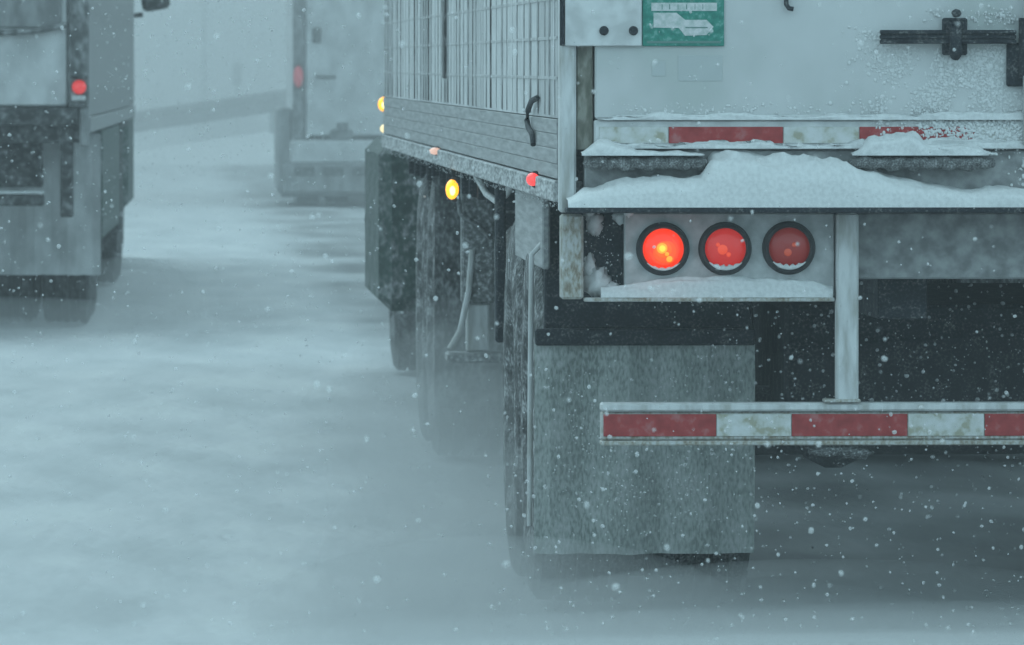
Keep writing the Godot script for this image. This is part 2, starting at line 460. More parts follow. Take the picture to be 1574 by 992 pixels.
func grains(called: String, label: String, boxes: Array, smin: float, smax: float, sd: int, m: Material, flat := Vector3.ONE, parent: Node = self) -> MultiMeshInstance3D:
	var patchy := flat != Vector3.ONE
	var pn := FastNoiseLite.new()
	pn.seed = sd
	pn.frequency = 7.0
	pn.fractal_octaves = 3
	# boxes: [lo, hi, count]
	var r := RandomNumberGenerator.new()
	r.seed = sd
	var sph := SphereMesh.new()
	sph.radius = 0.5
	sph.height = 1.0
	sph.radial_segments = 6
	sph.rings = 3
	sph.material = m
	var n := 0
	for b in boxes: n += b[2]
	var mm := MultiMesh.new()
	mm.transform_format = MultiMesh.TRANSFORM_3D
	mm.mesh = sph
	mm.instance_count = n
	var at := 0
	for b in boxes:
		for i in b[2]:
			var p := Vector3(r.randf_range(b[0].x, b[1].x), r.randf_range(b[0].y, b[1].y), r.randf_range(b[0].z, b[1].z))
			if patchy:      # caked snow gathers in patches and thins out towards the edge
				for attempt in 12:
					var u: Vector3 = (p - b[0]) / (b[1] - b[0])
					var edge := minf(minf(u.x, 1.0 - u.x), minf(u.y, 1.0 - u.y) * 0.7)
					if smoothstep(0.0, 0.30, edge) * (0.45 + 1.1 * pn.get_noise_2d(p.x, p.y)) > r.randf() * 0.6:
						break
					p = Vector3(r.randf_range(b[0].x, b[1].x), r.randf_range(b[0].y, b[1].y), r.randf_range(b[0].z, b[1].z))
			var s := smin * pow(smax / smin, pow(r.randf(), 1.8))
			var bs := Basis.from_euler(Vector3(r.randf() * TAU, r.randf() * TAU, 0)) if flat == Vector3.ONE else Basis.IDENTITY
			bs = bs.scaled_local(Vector3(s * r.randf_range(0.7, 1.3), s * r.randf_range(0.7, 1.3), s) * flat)
			mm.set_instance_transform(at, Transform3D(bs, p))
			at += 1
	var o := MultiMeshInstance3D.new()
	o.name = called if parent != self else numbered(called)
	o.multimesh = mm
	parent.add_child(o, true)
	o.set_meta("kind", "stuff")
	if parent == self:
		o.set_meta("label", label)
		o.set_meta("category", "snow")
	return o

func clump(called: String, label: String, pieces: Array, m: Material, group := "") -> void:
	# pieces: [centre, size, seed]
	var st := mb()
	for p in pieces: lump(st, p[0], p[1], p[2], 0.7, 14, 22)
	var o := part(numbered(called), st, m, self)
	tag(o, label, "snow", group)

# ------------------------------------------------------------------ the scene
func _ready() -> void:
	rng.seed = 4
	make_materials()
	set_camera_and_light()
	build_ground()
	build_near_trailer()
	build_near_tractor()
	build_left_trailer()
	build_left_tractor()
	build_far_truck()
	build_roadside()
	build_snow_on_things()
	build_air()

func set_camera_and_light() -> void:
	var cam := Camera3D.new()
	cam.name = "camera"
	cam.position = Vector3(0, 1.42, 0)
	cam.rotation = Vector3(deg_to_rad(-1.485), deg_to_rad(-2.245), 0)
	cam.fov = 3.699
	cam.near = 0.1
	cam.far = 6000.0
	var at := CameraAttributesPhysical.new()
	at.frustum_focal_length = 371.6      # 24 mm tall sensor: 3.7 degrees
	at.frustum_focus_distance = 24.6
	at.exposure_aperture = 27.0
	cam.attributes = at
	add_child(cam)
	cam.current = true
	# overcast winter sky
	var sky_m := ProceduralSkyMaterial.new()
	var s := lin(0.535, 0.845, 0.975)
	sky_m.sky_top_color = s
	sky_m.sky_horizon_color = s
	sky_m.ground_bottom_color = s
	sky_m.ground_horizon_color = s
	sky_m.sun_angle_max = 0.0
	var e := Environment.new()
	e.background_mode = Environment.BG_SKY
	e.sky = Sky.new()
	e.sky.sky_material = sky_m
	e.tonemap_mode = Environment.TONE_MAPPER_LINEAR
	e.tonemap_exposure = 1.49
	e.sdfgi_enabled = true
	e.ssao_enabled = true
	e.ssil_enabled = true
	e.fog_enabled = true
	e.fog_light_color = lin(0.95, 0.95, 0.95)
	e.fog_density = 0.0026
	e.volumetric_fog_enabled = true
	e.volumetric_fog_density = 0.0
	var w := WorldEnvironment.new()
	w.name = "world_environment"
	w.environment = e
	add_child(w)
	var sun := DirectionalLight3D.new()
	sun.name = "sun"
	sun.light_energy = 0.5
	sun.light_angular_distance = 70.0
	sun.light_color = lin(0.62, 0.90, 1.0)
	sun.shadow_enabled = true
	sun.rotation = Vector3(deg_to_rad(-50), deg_to_rad(205), 0)      # aimed from ahead of the traffic to brighten the haze
	add_child(sun)

func build_ground() -> void:
	var pm := PlaneMesh.new()
	pm.size = Vector2(1600, 2400)
	var g := MeshInstance3D.new()
	g.name = "ground"
	g.mesh = pm
	g.set_surface_override_material(0, M.field_snow)
	g.position = Vector3(0, -0.06, -900)
	g.set_meta("kind", "structure")
	add_child(g)
	# the carriageway: packed snow with wheel ruts
	var n := FastNoiseLite.new()
	n.seed = 9
	n.frequency = 0.5
	n.fractal_octaves = 4
	var st := mb()
	var zs := []
	var z := 8.0
	while z < 600.0:
		zs.append(z)
		z += maxf(0.22, z * 0.006)
	var xs := []
	for i in 131: xs.append(-12.0 + 26.0 * i / 130.0)
	var ruts := [-3.0, -1.1, 1.3, 3.2, -0.35]
	var P := []
	for zz in zs:
		var row := []
		for x in xs:
			var y := 0.0
			for c in ruts: y -= 0.009 * exp(-pow((x - c - 0.1 * n.get_noise_1d(zz * 0.15)) / 0.16, 2.0))
			y += 0.011 * n.get_noise_2d(x * 1.5, zz * 0.25) + 0.008 * n.get_noise_2d(x * 5.0 + 40.0, zz * 0.9)
			row.append(Vector3(x, y - 0.012, -zz))
		P.append(row)
	for i in zs.size():
		for k in xs.size():
			var u: Vector3 = P[i][mini(k + 1, xs.size() - 1)] - P[i][maxi(k - 1, 0)]
			var v: Vector3 = P[mini(i + 1, zs.size() - 1)][k] - P[maxi(i - 1, 0)][k]
			var nn := u.cross(v).normalized()
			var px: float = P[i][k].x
			var truck_shade := smoothstep(1.15, 1.6, px + 0.25 * n.get_noise_2d(px * 2.0, zs[i] * 0.4)) * (1.0 - smoothstep(3.2, 3.8, px))  # shade under the near truck painted into the road colour, edges broken by noise
			truck_shade *= clampf(0.75 + 1.2 * n.get_noise_2d(px * 3.0 + 9.0, zs[i] * 0.5), 0.2, 1.0)
			var shade_mul := lerpf(1.0, 0.42, truck_shade)
			st.set_color(Color(shade_mul, shade_mul, shade_mul))
			st.set_normal(nn if nn.y > 0 else -nn)
			st.add_vertex(P[i][k])
	var w := xs.size()
	for i in zs.size() - 1:
		for k in w - 1:
			var a := i * w + k
			for id in [a, a + w, a + 1, a + 1, a + w, a + w + 1]: st.add_index(id)
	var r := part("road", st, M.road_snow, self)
	r.set_meta("kind", "structure")

func tape_run(parent: Node, y0: float, y1: float, z: float, runs: Array) -> void:
	for q in runs:
		pbox("reflective_tape", Vector3(q[0], y0, z - 0.002), Vector3(q[1], y1, z + 0.003), M.tape_red if q[2] else M.tape_white, parent, 0.0008)

func build_near_trailer() -> void:
	# local frame: x 0..2.6 across from its left side, z 0 at the rear doors, forward is -z
	var t := thing("semi_trailer", "white box semi-trailer with green door placard and three round red tail lamps", "trailer", Vector3(1.055, 0, -24.0))
	var L := 16.0
	# --- box body
	pbox("roof", Vector3(0.0, 4.06, -L), Vector3(2.6, 4.12, 0.0), M.door_paint, t, 0.02)
	pbox("front_wall", Vector3(0.035, 1.15, -L), Vector3(2.565, 4.055, -L + 0.05), M.door_paint, t)
	pbox("floor", Vector3(0.03, 1.10, -L + 0.06), Vector3(2.57, 1.20, -0.10), M.black_steel, t)
	var pr := RandomNumberGenerator.new()
	pr.seed = 31
	for s in 2:
		var xo := 0.0 if s == 0 else 2.6
		var d := -1.0 if s == 0 else 1.0
		for k in 13:
			var za := -0.09 - k * 1.22
			var zb := maxf(za - 1.217, -L + 0.004)
			var off := pr.randf_range(0.0, 0.0022)
			pbox("side_sheet", Vector3(xo - d * 0.03, 1.2875, zb), Vector3(xo + d * off, 4.055, za), M.side_sheet if pr.randf() < 0.7 else M.side_sheet_grey, t, 0.001)
		var k2 := 0
		var zp := -0.22
		while zp > -L + 0.1:
			var kind := pr.randf()
			var wv := 0.022 + 0.05 * pr.randf()
			var proud := 0.0026 + 0.0036 * pr.randf()
			pbox("side_post", Vector3(xo + d * 0.0005, 1.294, zp - wv), Vector3(xo + d * proud, 4.05, zp), M.strip_pale if kind < 0.42 else M.strip_dirty if kind < 0.86 else M.strip_black, t, 0.001)
			zp -= 0.26 + 0.22 * pr.randf()
			k2 += 1
		for h in [1.386, 1.483, 1.580, 1.680]:
			pbox("rivet_rail", Vector3(xo + d * 0.0005, h - 0.005, -L + 0.05), Vector3(xo + d * 0.0030, h + 0.003, -0.1), M.side_sheet_grey, t, 0.0008)
		# lower wall of horizontal slats above the bottom rail
		for k in 4:
			var y0 := 1.1415 + k * 0.0362
			pbox("kick_slat", Vector3(xo - d * 0.03, y0, -L + 0.01), Vector3(xo + d * (0.002 + 0.0012 * (k % 2)), y0 + 0.0352, -0.09), M.kick_plate, t, 0.0012)
		pbox("bottom_rail", Vector3(xo - d * 0.06, 1.085, -L + 0.01), Vector3(xo + d * 0.010, 1.137, -0.09), M.rail_dirty, t, 0.004)
		# rear corner post of the frame
		pbox("corner_post", Vector3(minf(xo, xo - d * 0.040), 1.062, -0.085), Vector3(maxf(xo, xo - d * 0.040), 4.055, 0.012), M.galvanised, t, 0.006)
		pbox("frame_leg", Vector3(minf(xo - d * 0.003, xo - d * 0.058), 0.853, -0.07), Vector3(maxf(xo - d * 0.003, xo - d * 0.058), 1.058, 0.004), M.rusty_rail, t, 0.006)
		pbox("frame_channel", Vector3(minf(xo - d * 0.042, xo - d * 0.082), 1.212, -0.05), Vector3(maxf(xo - d * 0.042, xo - d * 0.082), 4.05, -0.016), M.olive_frame, t, 0.003)
		pbox("door_seal", Vector3(minf(xo, xo - d * 0.012), 1.463, 0.0125), Vector3(maxf(xo, xo - d * 0.012), 4.0, 0.020), M.black_steel, t, 0.003)
		pbox("hinge_plate", Vector3(minf(xo - d * 0.013, xo - d * 0.197), 1.462, 0.0125), Vector3(maxf(xo - d * 0.013, xo - d * 0.197), 1.72, 0.024), M.plate_paint, t, 0.003)
		for h in [2.35, 3.0, 3.65]:
			pbox("hinge", Vector3(minf(xo - d * 0.013, xo - d * 0.19), h, 0.0125), Vector3(maxf(xo - d * 0.013, xo - d * 0.19), h + 0.10, 0.026), M.galvanised, t, 0.004)
		for bpos in [0.106, 0.177]:
			var sb := mb()
			lathe(sb, [Vector2(0.010, 0.0), Vector2(0.010, 0.009), Vector2(0.002, 0.0115)], Transform3D(Basis(Vector3(0, 0, 1), Vector3(0, 1, 0), Vector3(-1, 0, 0)), Vector3(xo - d * bpos, 1.499, 0.0235)), 12)
			part("bolt", sb, M.black_steel, t)
	# --- doors
	for s in 2:
		var x0 := 0.085 if s == 0 else 1.305
		var dr := pbox("door", Vector3(x0, 1.287, -0.045), Vector3(x0 + 1.21, 4.04, 0.010), M.door_paint, t, 0.004)
		var mir := func(x: float) -> float: return x if s == 0 else 2.6 - x
		for rx in [1.128]:
			ptube("lock_rod", [Vector3(mir.call(rx), 1.225, 0.034), Vector3(mir.call(rx), 4.06, 0.034)], 0.0135, M.galvanised, dr, 12)
			for h in [1.365, 2.2, 3.1]:
				pbox("rod_keeper", Vector3(mir.call(rx) - 0.052, h, 0.0105), Vector3(mir.call(rx) + 0.052, h + 0.105, 0.030), M.black_steel, dr, 0.006)
				ptube("keeper_clamp", [Vector3(mir.call(rx), h + 0.02, 0.034), Vector3(mir.call(rx), h + 0.165, 0.034)], 0.024, M.black_steel, dr, 12)
		# door handle with its hasp
		var hb := mb()
		for k in 3:
			bx(hb, Vector3(mir.call(0.769), 1.4675 + k * 0.0118, 0.030), Vector3(mir.call(1.098), 1.4675 + k * 0.0118 + 0.0098, 0.048 - 0.003 * (k % 2)), 0.003)
		bx(hb, Vector3(mir.call(0.772), 1.470, 0.028), Vector3(mir.call(1.095), 1.4985, 0.042), 0.002)
		part("door_handle", hb, M.black_steel, dr)
		var hs := mb()
		lump(hs, Vector3(mir.call(0.951), 1.452, 0.050), Vector3(0.0165, 0.024, 0.012), 8, 0.12)
		bx(hs, Vector3(mir.call(0.951) - 0.014, 1.452, 0.040), Vector3(mir.call(0.951) + 0.014, 1.520, 0.060), 0.006)
		lump(hs, Vector3(mir.call(0.953), 1.541, 0.045), Vector3(0.012, 0.010, 0.012), 9, 0.2)
		part("hasp", hs, M.black_steel, dr)
		pbox("handle_base", Vector3(mir.call(0.951) - 0.03, 1.440, 0.0105), Vector3(mir.call(0.951) + 0.03, 1.53, 0.029), M.black_steel, dr, 0.004)
		ptube("hook", [Vector3(mir.call(0.545), 1.60, 0.018), Vector3(mir.call(0.545), 1.562, 0.022), Vector3(mir.call(0.551), 1.553, 0.026), Vector3(mir.call(0.562), 1.551, 0.026)], 0.006, M.black_steel, dr, 8)
		pbox("rail_strip", Vector3(x0 + 0.05, 1.289, 0.0105), Vector3(x0 + 1.16, 1.297, 0.016), M.plate_paint, dr, 0.002)
		if s == 0:
			pbox("faded_decal", Vector3(0.285, 1.378, 0.0095), Vector3(0.392, 1.440, 0.0112), M.faint_decal, dr, 0.0004)
			pbox("faded_decal", Vector3(0.222, 1.39, 0.0095), Vector3(0.255, 1.425, 0.0112), M.faint_decal, dr, 0.0004)
	# green placard with its white lettering bar and bent arrow
	var pl := pbox("placard", Vector3(0.199, 1.462, 0.0105), Vector3(0.3955, 1.640, 0.0175), M.placard_green, t, 0.0015)
	pl.set_meta("label", "green placard with a white bar and bent arrow")
	var pw := 0.197 / 1105.0      # the placard is 1105 units wide and drawn in those units
	var at := func(u: float, v: float) -> Vector3: return Vector3(0.199 + (u - 240.0) * pw, 1.462 + (630.0 - v) * pw, 0.0185)
	pbox("lettering_bar", at.call(360, 155) - Vector3(0, 0, 0.0008), at.call(1245, 45), M.placard_white, pl, 0.0006)
	for q in [[500, 10], [600, 12], [715, 8], [830, 11], [945, 8], [1050, 10]]:
		pbox("lettering", at.call(q[0], 135) + Vector3(0, 0, -0.0002), at.call(q[0] + q[1], 66) + Vector3(0, 0, 0.0006), M.placard_shade, pl, 0.0002)
	pbox("lettering_bar", at.call(380, -5) - Vector3(0, 0, 0.0008), at.call(1230, -90), M.placard_white, pl, 0.0006)
	pbox("border_line", at.call(300, 590) - Vector3(0, 0, 0.0008), at.call(1300, 560), M.placard_shade, pl, 0.0004)
	var ar := mb()
	var outline := [[390, 180], [700, 180], [815, 275], [1105, 275], [1200, 370], [1105, 480], [815, 490], [730, 385], [390, 380]]
	var pts := PackedVector2Array()
	for o2 in outline:
		var v3: Vector3 = at.call(o2[0], o2[1])
		pts.append(Vector2(v3.x, v3.y))
	var tr := Geometry2D.triangulate_polygon(pts)
	for i in range(0, tr.size(), 3):
		tri(ar, Vector3(pts[tr[i]].x, pts[tr[i]].y, 0.0189), Vector3(pts[tr[i + 1]].x, pts[tr[i + 1]].y, 0.0189), Vector3(pts[tr[i + 2]].x, pts[tr[i + 2]].y, 0.0189), Vector3(0, 0, 1))
	for i in pts.size():
		var a := pts[i]
		var b := pts[(i + 1) % pts.size()]
		quad(ar, Vector3(a.x, a.y, 0.0189), Vector3(b.x, b.y, 0.0189), Vector3(b.x, b.y, 0.0175), Vector3(a.x, a.y, 0.0175), Vector3(b.y - a.y, a.x - b.x, 0))
	part("arrow_emblem", ar, M.placard_white, pl)
	pbox("arrow_line", at.call(820, 388) + Vector3(0, 0, 0.0003), at.call(1120, 372) + Vector3(0, 0, 0.0010), M.placard_shade, pl, 0.0002)
	# --- rear sill, tape, shelf
	pbox("rear_sill", Vector3(0.083, 1.214, -0.06), Vector3(2.517, 1.2845, 0.016), M.plate_paint, t, 0.004)
	tape_run(t, 1.2285, 1.268, 0.0165, [[0.095, 0.261, false], [0.2625, 0.5375, true], [0.539, 0.7205, false], [0.722, 1.0, true], [1.002, 1.18, false], [1.42, 1.598, false], [1.6, 1.878, true], [1.8795, 2.061, false], [2.0625, 2.3375, true], [2.339, 2.505, false]])
	pbox("sill_face", Vector3(0.06, 1.078, -0.07), Vector3(2.54, 1.211, 0.004), M.under_panel, t, 0.003)
	for q in [[0.062, 0.345], [0.70, 1.05], [1.55, 1.90], [2.255, 2.538]]:
		var db := mb()
		bx(db, Vector3(q[0] + 0.004, 1.170, 0.0045), Vector3(q[1] - 0.004, 1.192, 0.070), 0.008)
		var xd: float = q[0] + 0.015
		var kd := 0
		while xd < q[1] - 0.012:
			lump(db, Vector3(xd, 1.181 + 0.004 * sin(kd * 2.3), 0.045), Vector3(0.024, 0.0145 + 0.003 * sin(kd * 1.7), 0.036), 300 + kd, 0.35, 8, 10)
			xd += 0.017
			kd += 1
		part("dock_bumper", db, M.dock_rubber, t)
	pbox("rear_shelf", Vector3(0.012, 1.062, -0.05), Vector3(2.588, 1.0755, 0.13), M.black_steel, t, 0.003)
	# --- lamp panels
	for s in 2:
		var mx := func(x: float) -> float: return x if s == 0 else 2.6 - x
		var pn := pbox("lamp_panel", Vector3(minf(mx.call(0.157), mx.call(0.664)), 0.858, -0.05), Vector3(maxf(mx.call(0.157), mx.call(0.664)), 1.060, -0.018), M.lamp_panel_grey, t, 0.003)
		pbox("panel_lip", Vector3(minf(mx.call(0.060), mx.call(0.664)), 0.847, -0.055), Vector3(maxf(mx.call(0.060), mx.call(0.664)), 0.857, 0.0), M.rusty_rail, t, 0.002)
		pbox("side_bracket", Vector3(minf(mx.call(0.061), mx.call(0.156)), 0.858, -0.10), Vector3(maxf(mx.call(0.061), mx.call(0.156)), 1.060, -0.07), M.black_steel, t, 0.003)
		var li := 0
		for q in [[0.250, 0.974], [0.400, 0.9745], [0.554, 0.976]]:
			var lamp := Node3D.new()
			lamp.name = "tail_lamp"
			lamp.position = Vector3(mx.call(q[0]), q[1], -0.018)
			t.add_child(lamp, true)
			var rg := mb()
			lathe(rg, [Vector2(0.022, 0.0495), Vector2(0.026, 0.0535), Vector2(0.022, 0.060), Vector2(-0.001, 0.065)], Transform3D(Basis(Vector3(0, 0, 1), Vector3(0, 1, 0), Vector3(-1, 0, 0)), Vector3.ZERO), 36)
			part("grommet", rg, M.grommet, lamp)
			var ls := mb()
			disc(ls, Vector3(0, 0, 0.004), 0.0505, 0.012, 36)
			var lm: Material = [M.tail_lit, M.tail_half, M.tail_dim][li]
			part("lamp_lens", ls, lm, lamp)
			if s == 0:
				lamp.set_meta("label", ["brightly lit orange-red tail lamp", "red tail lamp glowing faintly", "dim red tail lamp, barely lit"][li])
			if li == 0:
				for q2 in [[0.002, -0.004, 0.0125, 0.036, M.tail_lit_b], [0.003, -0.005, 0.0137, 0.029, M.tail_lit_c], [0.001, -0.002, 0.0149, 0.0205, M.tail_lit_inner], [0.014, -0.022, 0.0135, 0.0125, M.tail_lit_inner]]:
					var i1 := mb()
					disc(i1, Vector3(q2[0], q2[1], q2[2]), q2[3], 0.0022, 24)
					part("lamp_reflector", i1, q2[4], lamp)
				for q2 in [[-0.002, 0.001, 0.0160, 0.0135, M.tail_core_b], [-0.002, 0.001, 0.0174, 0.0080, M.tail_core], [0.015, -0.024, 0.0148, 0.0075, M.tail_core_b], [0.009, -0.012, 0.0158, 0.0055, M.tail_core_b]]:
					var cr := mb()
					disc(cr, Vector3(q2[0], q2[1], q2[2]), q2[3], 0.002, 18)
					part("lamp_bulb", cr, q2[4], lamp)
				var ol := OmniLight3D.new()
				ol.name = "tail_lamp_light"
				ol.light_color = lin(1.0, 0.09, 0.02)
				ol.light_energy = 0.0012
				ol.light_size = 0.04
				ol.omni_range = 6.0
				ol.omni_attenuation = 2.0
				ol.shadow_enabled = true
				ol.position = Vector3(0, 0, 0.075)
				lamp.add_child(ol)
			else:
				for q3 in ([[-0.006, -0.002, 0.013], [0.008, -0.014, 0.006], [-0.018, 0.010, 0.005]] if li == 1 else [[-0.003, -0.010, 0.010], [0.012, 0.008, 0.006]]):
					var cr2 := mb()
					disc(cr2, Vector3(q3[0], q3[1], 0.0145), q3[2], 0.003, 18)
					part("lamp_bulb", cr2, M.tail_half_core if li == 1 else M.tail_dim_core, lamp)
			li += 1
	# --- underride guard
	for s in 2:
		var xa := 0.667 if s == 0 else 1.880
		pbox("guard_post", Vector3(xa, 0.606, -0.045), Vector3(xa + 0.053, 1.0605, 0.022), M.galvanised, t, 0.005)
		pbox("post_plate", Vector3(xa - 0.03, 0.6045, -0.045), Vector3(xa + 0.058, 0.6125, 0.026), M.rusty_rail, t, 0.002)
	pbox("center_panel", Vector3(0.722, 0.900, -0.085), Vector3(1.878, 1.060, -0.060), M.under_panel, t, 0.004)
	var gb := mb()
	bx(gb, Vector3(0.10, 0.583, -0.07), Vector3(2.50, 0.6035, 0.016), 0.006)
	part("guard_flange", gb, M.galvanised, t)
	pbox("guard_beam", Vector3(0.101, 0.5135, -0.068), Vector3(2.499, 0.582, 0.004), M.rusty_rail, t, 0.004)
	pbox("guard_lip", Vector3(0.10, 0.501, -0.07), Vector3(2.50, 0.5125, 0.012), M.rusty_rail, t, 0.003)
	tape_run(t, 0.523, 0.5765, 0.0045, [[0.106, 0.3775, true], [0.379, 0.5585, false], [0.560, 0.839, true], [0.841, 1.024, false], [1.026, 1.30, true], [1.302, 1.48, false], [1.482, 1.76, true], [1.762, 1.94, false], [1.942, 2.22, true], [2.222, 2.49, false]])
	# --- running gear
	for s in 2:
		var xr := 0.78 if s == 0 else 1.70
		pbox("chassis_rail", Vector3(xr, 0.80, -15.2), Vector3(xr + 0.12, 1.098, -0.16), M.black_steel, t)
	for k in 20:
		pbox("crossmember", Vector3(0.07, 0.99, -0.75 - k * 0.75), Vector3(2.53, 1.096, -0.69 - k * 0.75), M.black_steel, t, 0.004)
	pbox("suspension_frame", Vector3(0.66, 0.50, -4.3), Vector3(1.94, 0.797, -1.75), M.black_steel, t, 0.01)
	for z in [-2.35, -3.6]:
		axle_set(t, 0.012, 2.588, z, 0.50, int(-z * 10), M.tyre_rubber)
	for z in [-2.35, -3.6]:
		for bx0 in [0.80, 1.80]:
			ptube("brake_chamber", [Vector3(bx0, 0.46, z + 0.14), Vector3(bx0, 0.46, z + 0.40)], 0.095, M.black_steel, t, 14)
	ptube("air_tank", [Vector3(0.75, 0.42, -4.75), Vector3(1.85, 0.42, -4.75)], 0.13, M.black_steel, t, 18)
	for s in 2:
		var fx := 0.0 if s == 0 else 2.03
		flap(t, fx + 0.003, fx + 0.567, 0.165, 0.705, -1.5, 3 + s, M.flap_rubber)
		pbox("flap_bar", Vector3(fx + 0.003, 0.700, -1.53), Vector3(fx + 0.567, 0.742, -1.475), M.black_steel, t, 0.005)
		pbox("flap_hanger", Vector3(fx + 0.03, 0.742, -1.60), Vector3(fx + 0.56, 1.084, -1.55), M.black_steel, t, 0.005)
		# splash guard beside the tyres, crusted with snow
		var xs := 0.02 if s == 0 else 2.58
		var sg := 1.0 if s == 0 else -1.0
		ptube("flap_stay", [Vector3(xs - sg * 0.028, 0.235, -1.56), Vector3(xs - sg * 0.026, 0.60, -1.56), Vector3(xs - sg * 0.022, 0.93, -1.58), Vector3(xs + sg * 0.03, 0.985, -1.6)], 0.0075, M.galvanised, t, 8)
		pbox("slider_plate", Vector3(minf(xs, xs + sg * 0.02), 0.895, -3.2), Vector3(maxf(xs, xs + sg * 0.02), 1.082, -1.45), M.kick_plate, t, 0.006)
		pbox("air_tank_bracket", Vector3(minf(xs, xs + sg * 0.03), 0.62, -4.7), Vector3(maxf(xs, xs + sg * 0.03), 1.08, -4.62), M.black_steel, t, 0.006)
		# landing gear
		var lx := 0.115 if s == 0 else 2.485
		var lg := Node3D.new()
		lg.name = "landing_gear"
		lg.position = Vector3(lx, 0, -9.3)
		t.add_child(lg, true)
		pbox("leg", Vector3(-0.035, 0.62, -0.06), Vector3(0.075, 1.08, 0.06), M.dirty_alloy, lg, 0.008)
		pbox("inner_leg", Vector3(-0.018, 0.46, -0.045), Vector3(0.058, 0.62, 0.045), M.galvanised, lg, 0.006)
		pbox("foot", Vector3(-0.085, 0.425, -0.13), Vector3(0.12, 0.458, 0.13), M.dirty_alloy, lg, 0.010)
		ptube("brace", [Vector3(0.0, 0.80, 0.062), Vector3(-0.012, 0.66, 0.075), Vector3(-0.04, 0.53, 0.08), Vector3(-0.075, 0.47, 0.08)], 0.011, M.galvanised, lg, 8)
		ptube("crank", [Vector3(0.06, 0.84, 0.062), Vector3(0.02, 0.88, 0.09), Vector3(-0.04, 0.92, 0.09), Vector3(-0.05, 1.0, 0.07)], 0.009, M.dirty_alloy, lg, 8)
		ptube("cable", [Vector3(xs, 1.08, -6.2), Vector3(xs + sg * 0.02, 1.03, -5.9), Vector3(xs + sg * 0.04, 1.01, -5.5), Vector3(xs + sg * 0.05, 1.04, -5.1), Vector3(xs + sg * 0.06, 1.08, -4.9)], 0.010, M.galvanised, t, 8)
	pbox("cross_brace", Vector3(0.2, 0.86, -9.35), Vector3(2.4, 0.92, -9.29), M.black_steel, t)
	pbox("spare_carrier", Vector3(0.14, 0.66, -8.0), Vector3(0.9, 0.90, -6.6), M.tyre_rubber, t, 0.06)
	# --- lamps and strap on the left side
	var rl := side_lamp(t, "marker_lamp", Vector3(-0.010, 1.128, -1.2), Vector3(0.034, 0.034, 0.06), M.red_side, null)
	rl.set_meta("label", "small red marker lamp on the bottom rail")
	var pk := side_lamp(t, "marker_lamp", Vector3(-0.010, 1.131, -9.0), Vector3(0.040, 0.024, 0.07), M.pink_lit, null)
	pk.set_meta("label", "pale marker lamp iced over on the bottom rail")
	var tu := side_lamp(t, "turn_lamp", Vector3(0.0, 1.022, -7.6), Vector3(0.042, 0.064, 0.06), M.amber_lit, M.amber_core)
	tu.set_meta("label", "lit amber turn lamp hanging below the rail")
	pbox("lamp_bracket", Vector3(-0.008, 0.03, -0.03), Vector3(0.006, 0.066, -0.02), M.black_steel, tu, 0.002)
	var tl := OmniLight3D.new()
	tl.name = "turn_lamp_light"
	tl.light_color = lin(1.0, 0.45, 0.05)
	tl.light_energy = 0.002
	tl.light_size = 0.03
	tl.omni_range = 6.0
	tl.omni_attenuation = 2.0
	tl.shadow_enabled = true
	tl.position = Vector3(-0.03, 0, 0.09)
	tu.add_child(tl)
	ptube("strap", [Vector3(-0.010, 1.334, -1.05), Vector3(-0.014, 1.325, -1.30), Vector3(-0.014, 1.300, -1.52), Vector3(-0.014, 1.275, -1.58), Vector3(-0.013, 1.255, -1.50), Vector3(-0.012, 1.245, -1.35), Vector3(-0.012, 1.236, -1.28), Vector3(-0.011, 1.215, -1.26)], 0.0075, M.black_steel, t, 8)
	pbox("shadow_gap_strip", Vector3(-0.015, 1.372, -8.30), Vector3(0.0, 4.05, -8.12), M.strip_black, t, 0.003)  # black strip drawn in for the shadow gap beside a post

